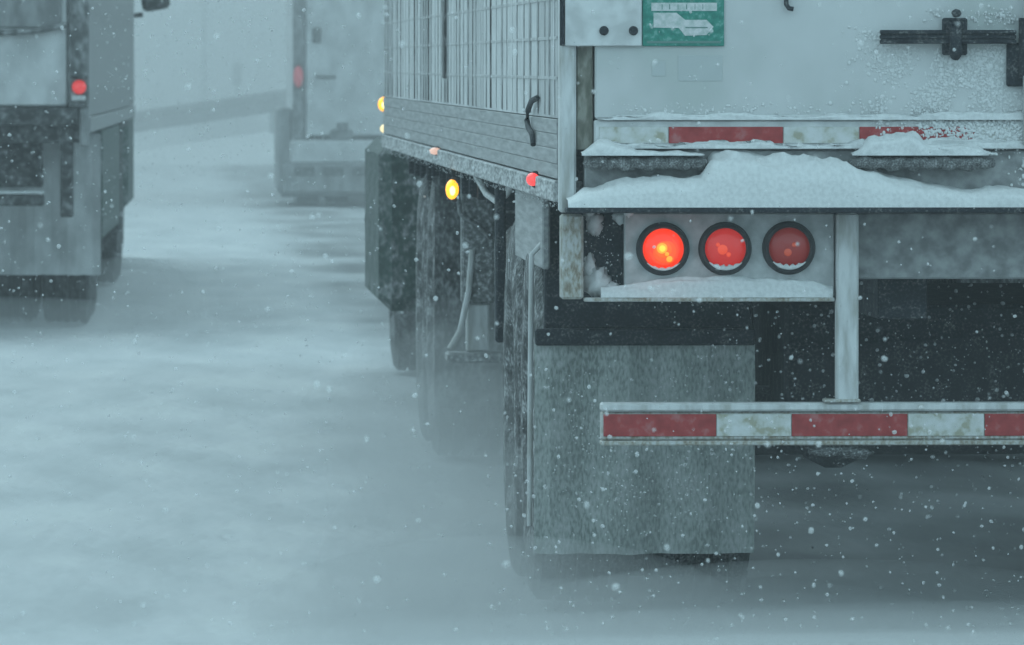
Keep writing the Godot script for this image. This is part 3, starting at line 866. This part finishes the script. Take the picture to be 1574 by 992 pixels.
func build_near_tractor() -> void:
	var t := thing("truck_tractor", "dark truck tractor coupled to the front of the white trailer with the green placard", "truck", Vector3(2.355, 0, -36.0))
	for z in [-0.2, -1.5]:
		axle_set(t, -1.24, 1.24, z, 0.51, int(50 - z * 7), M.tyre_rubber)
	for s in [-1, 1]:
		flap(t, minf(s * 0.62, s * 1.24), maxf(s * 0.62, s * 1.24), 0.20, 1.02, 0.55, 20 + s, M.flap_dark)
		pbox("flap_hanger", Vector3(minf(s * 0.3, s * 1.25), 1.02, 0.52), Vector3(maxf(s * 0.3, s * 1.25), 1.06, 0.56), M.black_steel, t)
		pbox("frame_rail", Vector3(s * 0.43 - 0.05, 0.75, -8.8), Vector3(s * 0.43 + 0.05, 1.02, 0.6), M.black_steel, t)
		var st := mb()
		lathe(st, [Vector2(0.0, 0.0), Vector2(0.0, 0.32), Vector2(0.03, 0.365), Vector2(2.35, 0.365), Vector2(2.38, 0.32), Vector2(2.38, 0.0)].map(func(p): return Vector2(-p.x, p.y)), Transform3D(Basis(Vector3(0, 0, 1), Vector3(0, 1, 0), Vector3(-1, 0, 0)), Vector3(s * 0.925, 0.74, -5.3)), 28)
		part("fuel_tank", st, M.skirt_green, t)
		pbox("tank_fairing", Vector3(minf(s * 1.06, s * 1.292), 0.40, -7.5), Vector3(maxf(s * 1.06, s * 1.292), 1.10, -5.1), M.skirt_green, t, 0.06)
		wheel(t, Vector3(s * 0.96, 0.51, -10.2), 0.51, 0.29, s, 90 + s, M.tyre_rubber)
		ptube("exhaust_stack", [Vector3(s * 0.95, 1.2, -5.0), Vector3(s * 0.95, 3.9, -5.0)], 0.09, M.dirty_alloy, t, 14)
		var la := side_lamp(t, "marker_lamp", Vector3(s * 1.255, 1.252, -5.45), Vector3(0.05, 0.062, 0.06), M.amber_lit, M.amber_core)
		side_lamp(t, "marker_lamp", Vector3(s * 1.255, 1.150, -5.45), Vector3(0.036, 0.036, 0.05), M.amber_pale, null)
		ptube("lamp_stalk", [Vector3(s * 1.16, 1.16, -5.5), Vector3(s * 1.25, 1.20, -5.5)], 0.012, M.black_steel, t, 8)
		pbox("mirror", Vector3(s * 1.22 - 0.09, 2.0, -8.1), Vector3(s * 1.22 + 0.09, 2.7, -8.0), M.skirt_green, t, 0.03)
	for z in [-0.2, -1.5]:
		var df := mb()
		lump(df, Vector3(0.0, 0.52, z), Vector3(0.30, 0.25, 0.27), 60, 0.06)
		part("differential", df, M.black_steel, t)
		for s in [-1, 1]:
			ptube("brake_chamber", [Vector3(s * 0.42, 0.50, z + 0.12), Vector3(s * 0.42, 0.50, z + 0.36)], 0.10, M.black_steel, t, 14)
	pbox("gearbox", Vector3(-0.35, 0.32, -8.8), Vector3(0.35, 0.98, -6.2), M.black_steel, t, 0.06)
	pbox("sleeper_cab", Vector3(-1.06, 1.05, -8.6), Vector3(1.06, 3.9, -5.25), M.skirt_green, t, 0.12)
	pbox("hood", Vector3(-0.72, 0.85, -11.0), Vector3(0.72, 2.0, -8.61), M.skirt_green, t, 0.14)
	pbox("front_bumper", Vector3(-1.0, 0.35, -11.2), Vector3(1.0, 0.8, -11.02), M.dirty_alloy, t, 0.05)
	pbox("fifth_wheel", Vector3(-0.5, 1.03, -1.6), Vector3(0.5, 1.08, -0.5), M.black_steel, t, 0.02)
	ptube("steer_axle", [Vector3(-0.9, 0.5, -10.2), Vector3(0.9, 0.5, -10.2)], 0.06, M.black_steel, t)

func build_left_trailer() -> void:
	# local frame: rear right corner at the origin, x runs left to -2.6, forward is -z
	var t := thing("semi_trailer", "grey semi-trailer with a red lamp on its dark corner post", "trailer", Vector3(-0.166, 0, -53.0), deg_to_rad(-0.965))
	var L := 15.5
	pbox("roof", Vector3(-2.6, 4.0, -L), Vector3(0, 4.06, 0), M.far_grey, t, 0.02)
	pbox("front_wall", Vector3(-2.57, 1.1, -L), Vector3(-0.03, 3.99, -L + 0.05), M.far_grey, t)
	for s in 2:
		var x0 := -0.03 if s == 0 else -2.6
		for k in 6:
			pbox("side_sheet", Vector3(x0, 1.14, -0.05 - (k + 1) * 2.56), Vector3(x0 + 0.03, 3.995, -0.06 - k * 2.56), M.far_grey, t, 0.004)
		pbox("bottom_rail", Vector3(x0 - 0.012, 1.05, -L), Vector3(x0 + 0.036, 1.135, -0.05), M.far_grey, t, 0.006)
		var xp := -0.110 if s == 0 else -2.6
		pbox("corner_post", Vector3(xp, 1.19, -0.05), Vector3(xp + 0.110, 4.0, 0.03), M.post_mottled, t, 0.012)
	pbox("floor", Vector3(-2.56, 1.0, -L + 0.1), Vector3(-0.04, 1.10, -0.06), M.far_dark, t)
	for s in 2:
		var dx := -1.345 if s == 0 else -2.485
		var dr := pbox("door", Vector3(dx, 1.195, -0.05), Vector3(dx + 1.14 + (0.09 if s == 0 else 0.0), 3.98, 0.012), M.far_pale, t, 0.01)
		dr.set_meta("label", "pale rear door")
		pbox("upper_panel", Vector3(dx + 0.03, 1.612, 0.0125), Vector3(dx + 1.20 - (0.09 if s == 1 else 0.0), 3.9, 0.030), M.far_grey, dr, 0.008)
	ptube("strap", [Vector3(-2.48, 1.63, 0.045), Vector3(-1.9, 1.59, 0.05), Vector3(-1.3, 1.60, 0.05), Vector3(-0.75, 1.588, 0.05), Vector3(-0.45, 1.583, 0.05), Vector3(-0.28, 1.592, 0.05), Vector3(-0.12, 1.625, 0.045)], 0.016, M.post_mottled, t, 8)
	var sl := pbox("rear_sill", Vector3(-2.6, 1.090, -0.06), Vector3(-0.056, 1.187, 0.03), M.far_dark, t, 0.01)
	for s in 2:
		var lx := -0.052 if s == 0 else -2.548
		var lamp := Node3D.new()
		lamp.name = "tail_lamp"
		lamp.position = Vector3(lx, 1.298, 0.032)
		t.add_child(lamp, true)
		pbox("lamp_hood", Vector3(-0.045, 0.042, -0.005), Vector3(0.045, 0.060, 0.06), M.far_dark, lamp, 0.006)
		var st := mb()
		disc(st, Vector3(0, -0.002, 0.002), 0.038, 0.030, 20)
		part("lamp_lens", st, M.red_far, lamp)
		pbox("lamp_base", Vector3(-0.04, -0.075, -0.004), Vector3(0.035, -0.048, 0.04), M.far_pale, lamp, 0.006)
	pbox("corner_leg", Vector3(-0.05, 0.98, -0.05), Vector3(0.0, 1.186, 0.02), M.far_grey, t, 0.008)
	# under the sill
	pbox("under_panel", Vector3(-2.35, 0.76, -0.32), Vector3(-0.25, 1.085, -0.28), M.far_dark, t, 0.01)
	pbox("hanger", Vector3(-0.155, 0.604, -0.12), Vector3(-0.085, 1.088, -0.05), M.far_dark, t, 0.008)
	pbox("hanger", Vector3(-2.52, 0.604, -0.12), Vector3(-2.45, 1.088, -0.05), M.far_dark, t, 0.008)
	pbox("guard_beam", Vector3(-2.36, 0.665, -0.12), Vector3(-0.238, 0.727, -0.02), M.far_dark, t, 0.008)
	pbox("guard_flange", Vector3(-2.36, 0.728, -0.12), Vector3(-0.238, 0.744, -0.015), M.far_pale, t, 0.004)
	for s in 2:
		var fx := -0.585 if s == 0 else -2.64
		var fl := flap(t, fx, fx + 0.625, 0.275, 1.04, -1.1, 30 + s, M.far_flap, 0.02)
		fl.set_meta("label", "wide grey mud flap")
	for z in [-1.75, -3.0]:
		axle_set(t, -2.585, -0.015, z, 0.5, int(120 - z * 5), M.far_dark)
	for s in 2:
		var sx := -0.06 if s == 0 else -2.6
		pbox("side_skirt", Vector3(sx, 0.42, -9.6), Vector3(sx + 0.06, 1.045, -3.9), M.skirt_green, t, 0.01)
		pbox("skirt_post", Vector3(sx - 0.004, 0.36, -10.2), Vector3(sx + 0.066, 1.046, -9.7), M.far_dark, t, 0.01)

func build_left_tractor() -> void:
	var t := thing("truck_tractor", "truck tractor with a dark side mirror ahead of the grey semi-trailer", "truck", Vector3(-0.166, 0, -53.0) + Vector3(-1.3, 0, -11.6).rotated(Vector3.UP, deg_to_rad(-0.965)), deg_to_rad(-0.965))
	for z in [0.0, -1.3]:
		axle_set(t, -1.26, 1.26, z, 0.51, int(160 - z * 5), M.far_dark)
	for s in [-1, 1]:
		flap(t, minf(s * 0.64, s * 1.26), maxf(s * 0.64, s * 1.26), 0.22, 1.0, 0.65, 40 + s, M.far_dark)
		pbox("frame_rail", Vector3(s * 0.43 - 0.05, 0.72, -8.4), Vector3(s * 0.43 + 0.05, 0.98, 0.7), M.far_dark, t)
		pbox("tank_fairing", Vector3(minf(s * 0.8, s * 1.25), 0.4, -6.9), Vector3(maxf(s * 0.8, s * 1.25), 1.15, -4.3), M.skirt_green, t, 0.06)
		wheel(t, Vector3(s * 1.0, 0.51, -8.6), 0.51, 0.29, s, 190 + s, M.far_dark)
		var mr := Node3D.new()
		mr.name = "mirror"
		mr.position = Vector3(s * 1.42, 1.80, -6.6)
		t.add_child(mr, true)
		var st := mb()
		bx(st, Vector3(-0.10, 0.0, -0.07), Vector3(0.10, 0.50, 0.05), 0.03, Transform3D(Basis(Vector3(0, 0, 1), s * 0.16), Vector3.ZERO))
		part("mirror_housing", st, M.far_dark, mr)
		ptube("mirror_arm", [Vector3(0.10 * -s, -0.03, 0.0), Vector3(-s * 0.25, -0.05, 0.0), Vector3(-s * 0.33, 0.1, 0.0)], 0.018, M.far_dark, mr, 8)
	pbox("cab", Vector3(-1.1, 1.0, -7.5), Vector3(1.1, 3.7, -4.4), M.far_grey, t, 0.12)
	pbox("hood", Vector3(-0.75, 0.8, -9.6), Vector3(0.75, 1.9, -7.51), M.far_grey, t, 0.14)
	pbox("fifth_wheel", Vector3(-0.5, 0.985, -1.2), Vector3(0.5, 1.0, -0.1), M.far_dark, t, 0.006)

func build_far_truck() -> void:
	var t := thing("box_truck", "pale box truck fading into the falling snow, a pink lamp on its left post", "truck", Vector3(1.725, 0, -100.0), deg_to_rad(-0.4))
	# x 0..2.6, rear at z 0
	pbox("box_body", Vector3(0.02, 0.70, -9.0), Vector3(2.58, 3.9, -0.06), M.far_pale, t, 0.02)
	for s in 2:
		var dx := 0.13 if s == 0 else 1.305
		var dr := pbox("door", Vector3(dx, 0.70, -0.06), Vector3(dx + 1.165, 3.85, 0.0), M.far_pale, t, 0.012)
		pbox("hinge", Vector3(0.20 if s == 0 else 2.32, 1.63, 0.0), Vector3(0.28 if s == 0 else 2.40, 1.78, 0.03), M.far_dark, dr, 0.008)
		pbox("latch", Vector3(0.23 if s == 0 else 2.17, 1.275, 0.0), Vector3(0.43 if s == 0 else 2.37, 1.30, 0.03), M.far_dark, dr, 0.006)
	var em := mb()
	bx(em, Vector3(0.38, 0.665, 0.002), Vector3(0.60, 0.76, 0.03), 0.02)
	bx(em, Vector3(0.44, 0.76, 0.002), Vector3(0.55, 0.83, 0.03), 0.02)
	part("plate_bracket", em, M.post_mottled, t)
	for s in 2:
		var px := 0.0 if s == 0 else 2.48
		pbox("corner_post", Vector3(px, 0.66, -0.05), Vector3(px + 0.118, 3.9, 0.02), M.post_mottled, t, 0.012)
		var lamp := Node3D.new()
		lamp.name = "tail_lamp"
		lamp.position = Vector3(px + 0.055, 1.29, 0.022)
		t.add_child(lamp, true)
		var st := mb()
		lump(st, Vector3.ZERO, Vector3(0.05, 0.11, 0.03), 3, 0.02)
		part("lamp_lens", st, M.red_farther, lamp)
		pbox("lamp_housing", Vector3(-0.055, -0.14, -0.012), Vector3(0.055, 0.14, -0.002), M.far_dark, lamp, 0.004)
		var fx := -0.16 if s == 0 else 2.60
		pbox("side_fairing", Vector3(fx, 0.12, -3.2), Vector3(fx + 0.16, 0.98, -0.1), M.far_grey, t, 0.03)
	pbox("rear_bumper", Vector3(-0.03, 0.42, -0.10), Vector3(2.63, 0.655, 0.05), M.far_pale, t, 0.02)
	var gp := Node3D.new()
	gp.name = "step_grille"
	t.add_child(gp, true)
	pbox("step_plate", Vector3(-0.10, 0.12, -0.10), Vector3(2.70, 0.418, 0.04), M.far_grey, gp, 0.02)
	for k in 9:
		pbox("step_slot", Vector3(0.02 + k * 0.29, 0.30, 0.038), Vector3(0.22 + k * 0.29, 0.385, 0.06), M.far_dark, gp, 0.03)
	pbox("step_edge", Vector3(-0.12, 0.085, -0.10), Vector3(2.72, 0.118, 0.06), M.far_dark, t, 0.01)
	for z in [-1.7]:
		axle_set(t, 0.02, 2.58, z, 0.48, 210, M.far_dark)
	pbox("cab", Vector3(0.15, 0.5, -11.4), Vector3(2.45, 2.8, -9.2), M.far_grey, t, 0.12)
	for s in [0, 1]:
		wheel(t, Vector3(0.3 + 2.0 * s, 0.48, -10.4), 0.48, 0.28, -1 if s == 0 else 1, 230 + s, M.far_dark)
	pbox("chassis", Vector3(0.8, 0.5, -10.9), Vector3(1.8, 0.695, -0.3), M.far_dark, t)

func build_roadside() -> void:
	# low bank that climbs to the right, with a guard rail along it, 150 m ahead
	var st := mb()
	var P := []
	var g := FastNoiseLite.new()
	g.seed = 12
	g.frequency = 0.4
	for i in 61:
		var x := -6.0 + i * 0.4
		var crest := maxf(0.04, 0.12 + 0.146 * (x - 0.2))
		var row := []
		for k in 13:
			var z := -141.0 - k * 1.2
			var y := crest * smoothstep(0.0, 5.0, float(k)) - 0.05 + 0.04 * g.get_noise_2d(x, z)
			row.append(Vector3(x, y if k > 0 else -0.08, z))
		P.append(row)
	for i in 60:
		for k in 12:
			quad(st, P[i][k], P[i + 1][k], P[i + 1][k + 1], P[i][k + 1], Vector3.UP)
	var b := part("snow_bank", st, M.field_snow, self)
	b.set_meta("kind", "structure")
	var t := thing("guard_rail", "grey guard rail climbing a snow bank behind the grey trailer and the box truck", "guard rail", Vector3(0, 0, -150.0))
	var rail := mb()
	var prof := [[0.0, -0.16], [0.04, -0.11], [0.05, -0.08], [0.0, 0.0], [0.05, 0.08], [0.04, 0.11], [0.0, 0.16]]
	for i in 24:
		var xa := -5.6 + i * 0.8
		var xb := xa + 0.8
		for k in prof.size() - 1:
			var ya := 0.55 + 0.146 * (xa - 0.25)
			var yb := 0.55 + 0.146 * (xb - 0.25)
			quad(rail, Vector3(xa, ya + prof[k][1], prof[k][0]), Vector3(xb, yb + prof[k][1], prof[k][0]), Vector3(xb, yb + prof[k + 1][1], prof[k + 1][0]), Vector3(xa, ya + prof[k + 1][1], prof[k + 1][0]), Vector3(0, 0, 1))
			quad(rail, Vector3(xa, ya + prof[k][1], prof[k][0] - 0.01), Vector3(xb, yb + prof[k][1], prof[k][0] - 0.01), Vector3(xb, yb + prof[k + 1][1], prof[k + 1][0] - 0.01), Vector3(xa, ya + prof[k + 1][1], prof[k + 1][0] - 0.01), Vector3(0, 0, -1))
	part("rail_beam", rail, M.rail_grey, t)
	for i in 8:
		var x := -4.6 + i * 2.3
		var y := 0.55 + 0.146 * (x - 0.25)
		pbox("rail_post", Vector3(x - 0.06, -0.06, -0.16), Vector3(x + 0.06, y + 0.12, -0.02), M.under_panel, t, 0.01)
	# faint posts in the snow farther off
	var q := thing("marker_post", "short marker post with a small dark panel beyond the guard rail", "post", Vector3(2.34, 0.0, -200.0))
	ptube("pole", [Vector3(0, -0.06, 0), Vector3(0, 1.40, 0)], 0.035, M.under_panel, q)
	pbox("panel", Vector3(-0.09, 0.98, 0.036), Vector3(0.09, 1.45, 0.06), M.far_dark, q, 0.006)
	var q2 := thing("lamp_pole", "tall thin pole barely visible through the falling snow", "pole", Vector3(1.95, 0.0, -230.0))
	ptube("pole", [Vector3(0, -0.06, 0), Vector3(0, 7.0, 0)], 0.08, M.under_panel, q2)
	ptube("pole_arm", [Vector3(0, 6.95, 0), Vector3(-0.8, 7.2, 0), Vector3(-1.8, 7.25, 0)], 0.05, M.under_panel, q2)
	pbox("lamp_head", Vector3(-2.3, 7.19, -0.12), Vector3(-1.75, 7.30, 0.12), M.far_grey, q2, 0.02)

func build_snow_on_things() -> void:
	var o := Vector3(1.055, 0, -24.0)
	var st := mb()
	ridge(st, [Vector2(0.015, 1.098), Vector2(0.06, 1.118), Vector2(0.14, 1.142), Vector2(0.27, 1.150), Vector2(0.335, 1.156), Vector2(0.365, 1.196), Vector2(0.42, 1.205), Vector2(0.55, 1.198), Vector2(0.66, 1.196), Vector2(0.73, 1.170), Vector2(0.80, 1.148), Vector2(0.88, 1.132), Vector2(0.98, 1.118), Vector2(1.06, 1.124), Vector2(1.16, 1.112), Vector2(1.4, 1.15), Vector2(1.8, 1.18), Vector2(2.2, 1.14), Vector2(2.585, 1.10)], 1.0755, 0.125, 5, 0.005, 0.008)
	var r := part("snow_mound", st, M.snow, self)
	r.position = o + Vector3(0, 0, 0.004)
	tag(r, "thick bank of snow lying on the rear shelf above the tail lamps", "snow")
	var s2 := mb()
	ridge(s2, [Vector2(0.09, 1.289), Vector2(0.16, 1.292), Vector2(0.24, 1.303), Vector2(0.3, 1.297), Vector2(0.42, 1.300), Vector2(0.55, 1.293), Vector2(0.7, 1.300), Vector2(0.85, 1.296), Vector2(1.0, 1.304), Vector2(1.2, 1.298), Vector2(1.6, 1.300), Vector2(2.5, 1.293)], 1.2848, 0.016, 15, 0.005, 0.008)
	var r2 := part("snow_line", s2, M.snow, self)
	r2.position = o + Vector3(0, 0, 0.0115)
	tag(r2, "thin line of snow along the bottom edge of the rear doors", "snow")
	var s6 := mb()
	ridge(s6, [Vector2(0.09, 1.226), Vector2(0.2, 1.229), Vector2(0.26, 1.224), Vector2(0.33, 1.235), Vector2(0.38, 1.231), Vector2(0.45, 1.236), Vector2(0.52, 1.230), Vector2(0.56, 1.226), Vector2(0.66, 1.229), Vector2(0.74, 1.236), Vector2(0.95, 1.240), Vector2(1.2, 1.236), Vector2(2.5, 1.228)], 1.216, 0.010, 19, 0.009, 0.006)
	var r6 := part("snow_fringe", s6, M.snow, self)
	r6.position = o + Vector3(0, 0, 0.0165)
	tag(r6, "ragged snow caked along the lower edge of the tape on the rear sill", "snow")
	var s3 := mb()
	ridge(s3, [Vector2(0.05, 1.206), Vector2(0.10, 1.240), Vector2(0.15, 1.222), Vector2(0.20, 1.212), Vector2(0.30, 1.208), Vector2(0.345, 1.202)], 1.1995, 0.07, 16, 0.006, 0.006)
	var r3 := part("snow_ledge", s3, M.snow, self)
	r3.position = o + Vector3(0, 0, 0.017)
	tag(r3, "snow strip on the black dock bumper near the left corner post", "snow")
	var s4 := mb()
	ridge(s4, [Vector2(0.70, 1.205), Vector2(0.745, 1.235), Vector2(0.80, 1.250), Vector2(0.86, 1.246), Vector2(0.90, 1.228), Vector2(0.97, 1.222), Vector2(1.05, 1.206)], 1.1995, 0.06, 17, 0.010, 0.006)
	var r4 := part("snow_ledge", s4, M.snow, self)
	r4.name = numbered("snow_ledge") if r4.name == "snow_ledge" else "snow_ledge_001"
	r4.position = o + Vector3(0, 0, 0.021)
	tag(r4, "lumpy snow heap partly covering a red tape strip below the door handle", "snow")
	clump("snow_clump", "white snow clump stuck high beside the brightly lit tail lamp", [[o + Vector3(0.086, 1.035, -0.055), Vector3(0.020, 0.026, 0.02), 1], [o + Vector3(0.075, 1.058, -0.055), Vector3(0.014, 0.016, 0.018), 6]], M.snow, "snow clumps beside the tail lamps")
	clump("snow_clump", "small snow clump hanging from the shelf beside the brightly lit tail lamp", [[o + Vector3(0.150, 1.050, -0.055), Vector3(0.018, 0.016, 0.018), 2], [o + Vector3(0.168, 1.062, -0.012), Vector3(0.012, 0.010, 0.014), 3]], M.snow, "snow clumps beside the tail lamps")
	clump("snow_clump", "large snow clump packed in the corner left of the lamp panel, low down", [[o + Vector3(0.095, 0.890, -0.055), Vector3(0.034, 0.036, 0.02), 4], [o + Vector3(0.075, 0.93, -0.06), Vector3(0.014, 0.03, 0.015), 7], [o + Vector3(0.128, 0.875, -0.05), Vector3(0.022, 0.016, 0.02), 8]], M.snow, "snow clumps beside the tail lamps")
	var s5 := mb()
	ridge(s5, [Vector2(0.10, 0.880), Vector2(0.2, 0.896), Vector2(0.3, 0.905), Vector2(0.4, 0.908), Vector2(0.5, 0.904), Vector2(0.6, 0.900), Vector2(0.66, 0.884)], 0.857, 0.017, 18, 0.004, 0.008)
	var r5 := part("snow_drift", s5, M.snow, self)
	r5.position = o + Vector3(0, 0, -0.018)
	tag(r5, "low drift of snow at the foot of the tail lamp panel", "snow")
	for i in 3:
		var q: Vector2 = [Vector2(0.250, 0.974), Vector2(0.400, 0.9745), Vector2(0.554, 0.976)][i]
		var sc := mb()
		var arc := []
		for k in 17:
			arc.append(lerpf(-2.45, -0.70, k / 16.0))
		for k in 16:
			for h in 6:
				var q4 := []
				var nn := []
				for w in [[k, h], [k + 1, h], [k + 1, h + 1], [k, h + 1]]:
					var th: float = arc[w[0]]
					var fat := (0.007 if i == 0 else 0.0125) * pow(sin(PI * clampf(w[0] / 16.0, 0.02, 0.98)), 0.6)
					var ph: float = PI * w[1] / 6.0
					var rad := 0.0525 - fat * (0.5 - 0.5 * cos(ph)) * (1.0 + 0.25 * sin(w[0] * 1.9 + i))
					q4.append(o + Vector3(q.x + cos(th) * rad, q.y + sin(th) * rad, 0.0065 + 0.006 * sin(ph)))
					nn.append(Vector3(cos(th) * cos(ph), sin(th) * cos(ph), sin(ph)))
				smooth_quad(sc, q4, nn)
		var cr := part(numbered("snow_crescent"), sc, M.snow, self)
		tag(cr, ["snow crescent in the lower rim of the brightly lit tail lamp", "snow crescent in the lower rim of the faintly glowing middle tail lamp", "snow crescent in the lower rim of the dimmest tail lamp"][i], "snow", "snow in the tail lamp rims")
	clump("ice_clump", "dark ice clump hanging under the striped bumper below its pale post", [[o + Vector3(0.66, 0.489, -0.03), Vector3(0.060, 0.016, 0.03), 11], [o + Vector3(0.72, 0.482, -0.03), Vector3(0.035, 0.014, 0.025), 12], [o + Vector3(0.635, 0.495, -0.03), Vector3(0.03, 0.010, 0.02), 13]], M.dirty_ice)
	# snow blown and caked on the doors, tyres and flaps
	grains("snow_crust", "grainy snow crust blown onto the rear door under the handle", [
		[o + Vector3(0.66, 1.195, 0.010), o + Vector3(1.5, 1.33, 0.020), 3600], [o + Vector3(0.66, 1.26, 0.010), o + Vector3(1.5, 1.52, 0.0115), 6500],
		[o + Vector3(0.86, 1.505, 0.010), o + Vector3(1.12, 1.56, 0.02), 160], [o + Vector3(0.10, 1.29, 0.010), o + Vector3(0.7, 1.33, 0.0115), 160],
		[o + Vector3(1.06, 1.10, 0.005), o + Vector3(1.3, 1.24, 0.02), 500], [o + Vector3(0.80, 1.215, 0.017), o + Vector3(1.25, 1.285, 0.022), 2200]], 0.0022, 0.0100, 6, M.crust, Vector3(1.0, 1.0, 0.45))
	grains("snow_crust", "snow dust caked on the near trailer's mud flaps, guard and bottom rail", [
		[o + Vector3(0.01, 0.17, -1.512), o + Vector3(0.56, 0.70, -1.488), 900], [o + Vector3(2.04, 0.17, -1.512), o + Vector3(2.59, 0.70, -1.488), 300],
		[o + Vector3(0.0, 1.06, -15.9), o + Vector3(0.012, 1.085, -0.1), 500], [o + Vector3(0.06, 0.86, -0.072), o + Vector3(0.156, 1.05, -0.062), 120],
		[o + Vector3(0.66, 0.5, -1.76), o + Vector3(1.94, 0.79, -1.745), 500], [o + Vector3(0.1, 0.745, -1.555), o + Vector3(0.55, 1.05, -1.54), 160]], 0.0016, 0.0060, 7, M.crust, Vector3(1.0, 1.0, 0.5))

func mist(called: String, label: String, at: Vector3, size: Vector3, density: float, turn := 0.0) -> void:
	var v := FogVolume.new()
	v.name = numbered(called)
	v.shape = RenderingServer.FOG_VOLUME_SHAPE_ELLIPSOID
	v.size = size
	v.position = at
	v.rotation.y = turn
	var fm := FogMaterial.new()
	fm.albedo = lin(0.96, 0.96, 0.96)
	fm.density = density
	v.material = fm
	add_child(v)
	tag(v, label, "snow spray", "clouds of snow whirled up by tyres", "stuff")

func build_air() -> void:
	# snow whirled up by the tyres: soft overlapping puffs
	var near := "cloud of powder snow whirled up by the tyres of the trailer with three red lamps"
	for q in [
		[Vector3(0.95, 0.00, -25.1), Vector3(1.3, 0.46, 1.8), 0.55], [Vector3(1.35, -0.02, -24.9), Vector3(1.7, 0.32, 1.3), 0.55], [Vector3(1.5, -0.06, -24.4), Vector3(2.6, 0.36, 1.6), 0.45], [Vector3(1.75, 0.0, -24.7), Vector3(1.8, 0.38, 1.3), 0.80],
		[Vector3(1.6, -0.10, -19.0), Vector3(7.0, 0.84, 5.0), 0.16], [Vector3(2.0, -0.10, -19.6), Vector3(7.0, 0.90, 4.4), 0.14], [Vector3(1.2, -0.10, -18.6), Vector3(7.0, 0.98, 4.0), 0.12], [Vector3(1.8, -0.14, -20.4), Vector3(7.0, 0.76, 4.0), 0.35],
		[Vector3(0.92, 0.05, -26.6), Vector3(0.8, 0.75, 2.4), 0.20], [Vector3(0.98, 0.10, -27.8), Vector3(0.7, 0.95, 2.8), 0.16],
		[Vector3(2.3, 0.42, -25.2), Vector3(2.6, 0.62, 1.4), 0.07], [Vector3(2.7, 0.0, -25.0), Vector3(2.6, 0.30, 1.8), 0.16],
		[Vector3(1.05, 0.10, -31.5), Vector3(0.8, 1.0, 4.0), 0.09], [Vector3(1.15, 0.12, -34.2), Vector3(0.9, 1.0, 3.4), 0.12], [Vector3(1.0, 0.02, -36.0), Vector3(0.9, 0.6, 4.0), 0.12],
	]:
		mist("snow_spray", near, q[0], q[1], q[2])
	var left := "cloud of powder snow whirled up by the tyres of the grey trailer"
	for q in [[Vector3(-0.7, 0.0, -53.2), Vector3(2.6, 0.36, 2.6), 0.22], [Vector3(-1.4, -0.02, -52.6), Vector3(2.8, 0.26, 2.4), 0.22], [Vector3(0.05, 0.0, -57.5), Vector3(0.9, 0.62, 6.0), 0.10]]:
		mist("snow_spray", left, q[0], q[1], q[2])
	var far := "drifting veil of falling snow beyond the lorries"
	mist("snow_veil", far, Vector3(0.0, 2.0, -118.0), Vector3(60.0, 14.0, 90.0), 0.010)
	mist("snow_veil", far, Vector3(0.0, 2.0, -240.0), Vector3(120.0, 24.0, 240.0), 0.010)
	# flakes in the air along the road
	grains("snowflakes", "snowflakes falling through the air over the road", [
		[Vector3(-3.0, 0.0, -60.0), Vector3(6.0, 2.4, -13.0), 30000]], 0.0025, 0.0105, 2, M.flake)
	grains("snow_powder", "powder snow flying up behind the nearest trailer's tyres", [
		[Vector3(0.9, 0.0, -25.4), Vector3(3.6, 0.62, -22.9), 1500], [Vector3(1.4, 0.45, -25.3), Vector3(3.4, 0.95, -24.2), 1400]], 0.003, 0.0110, 8, M.flake)
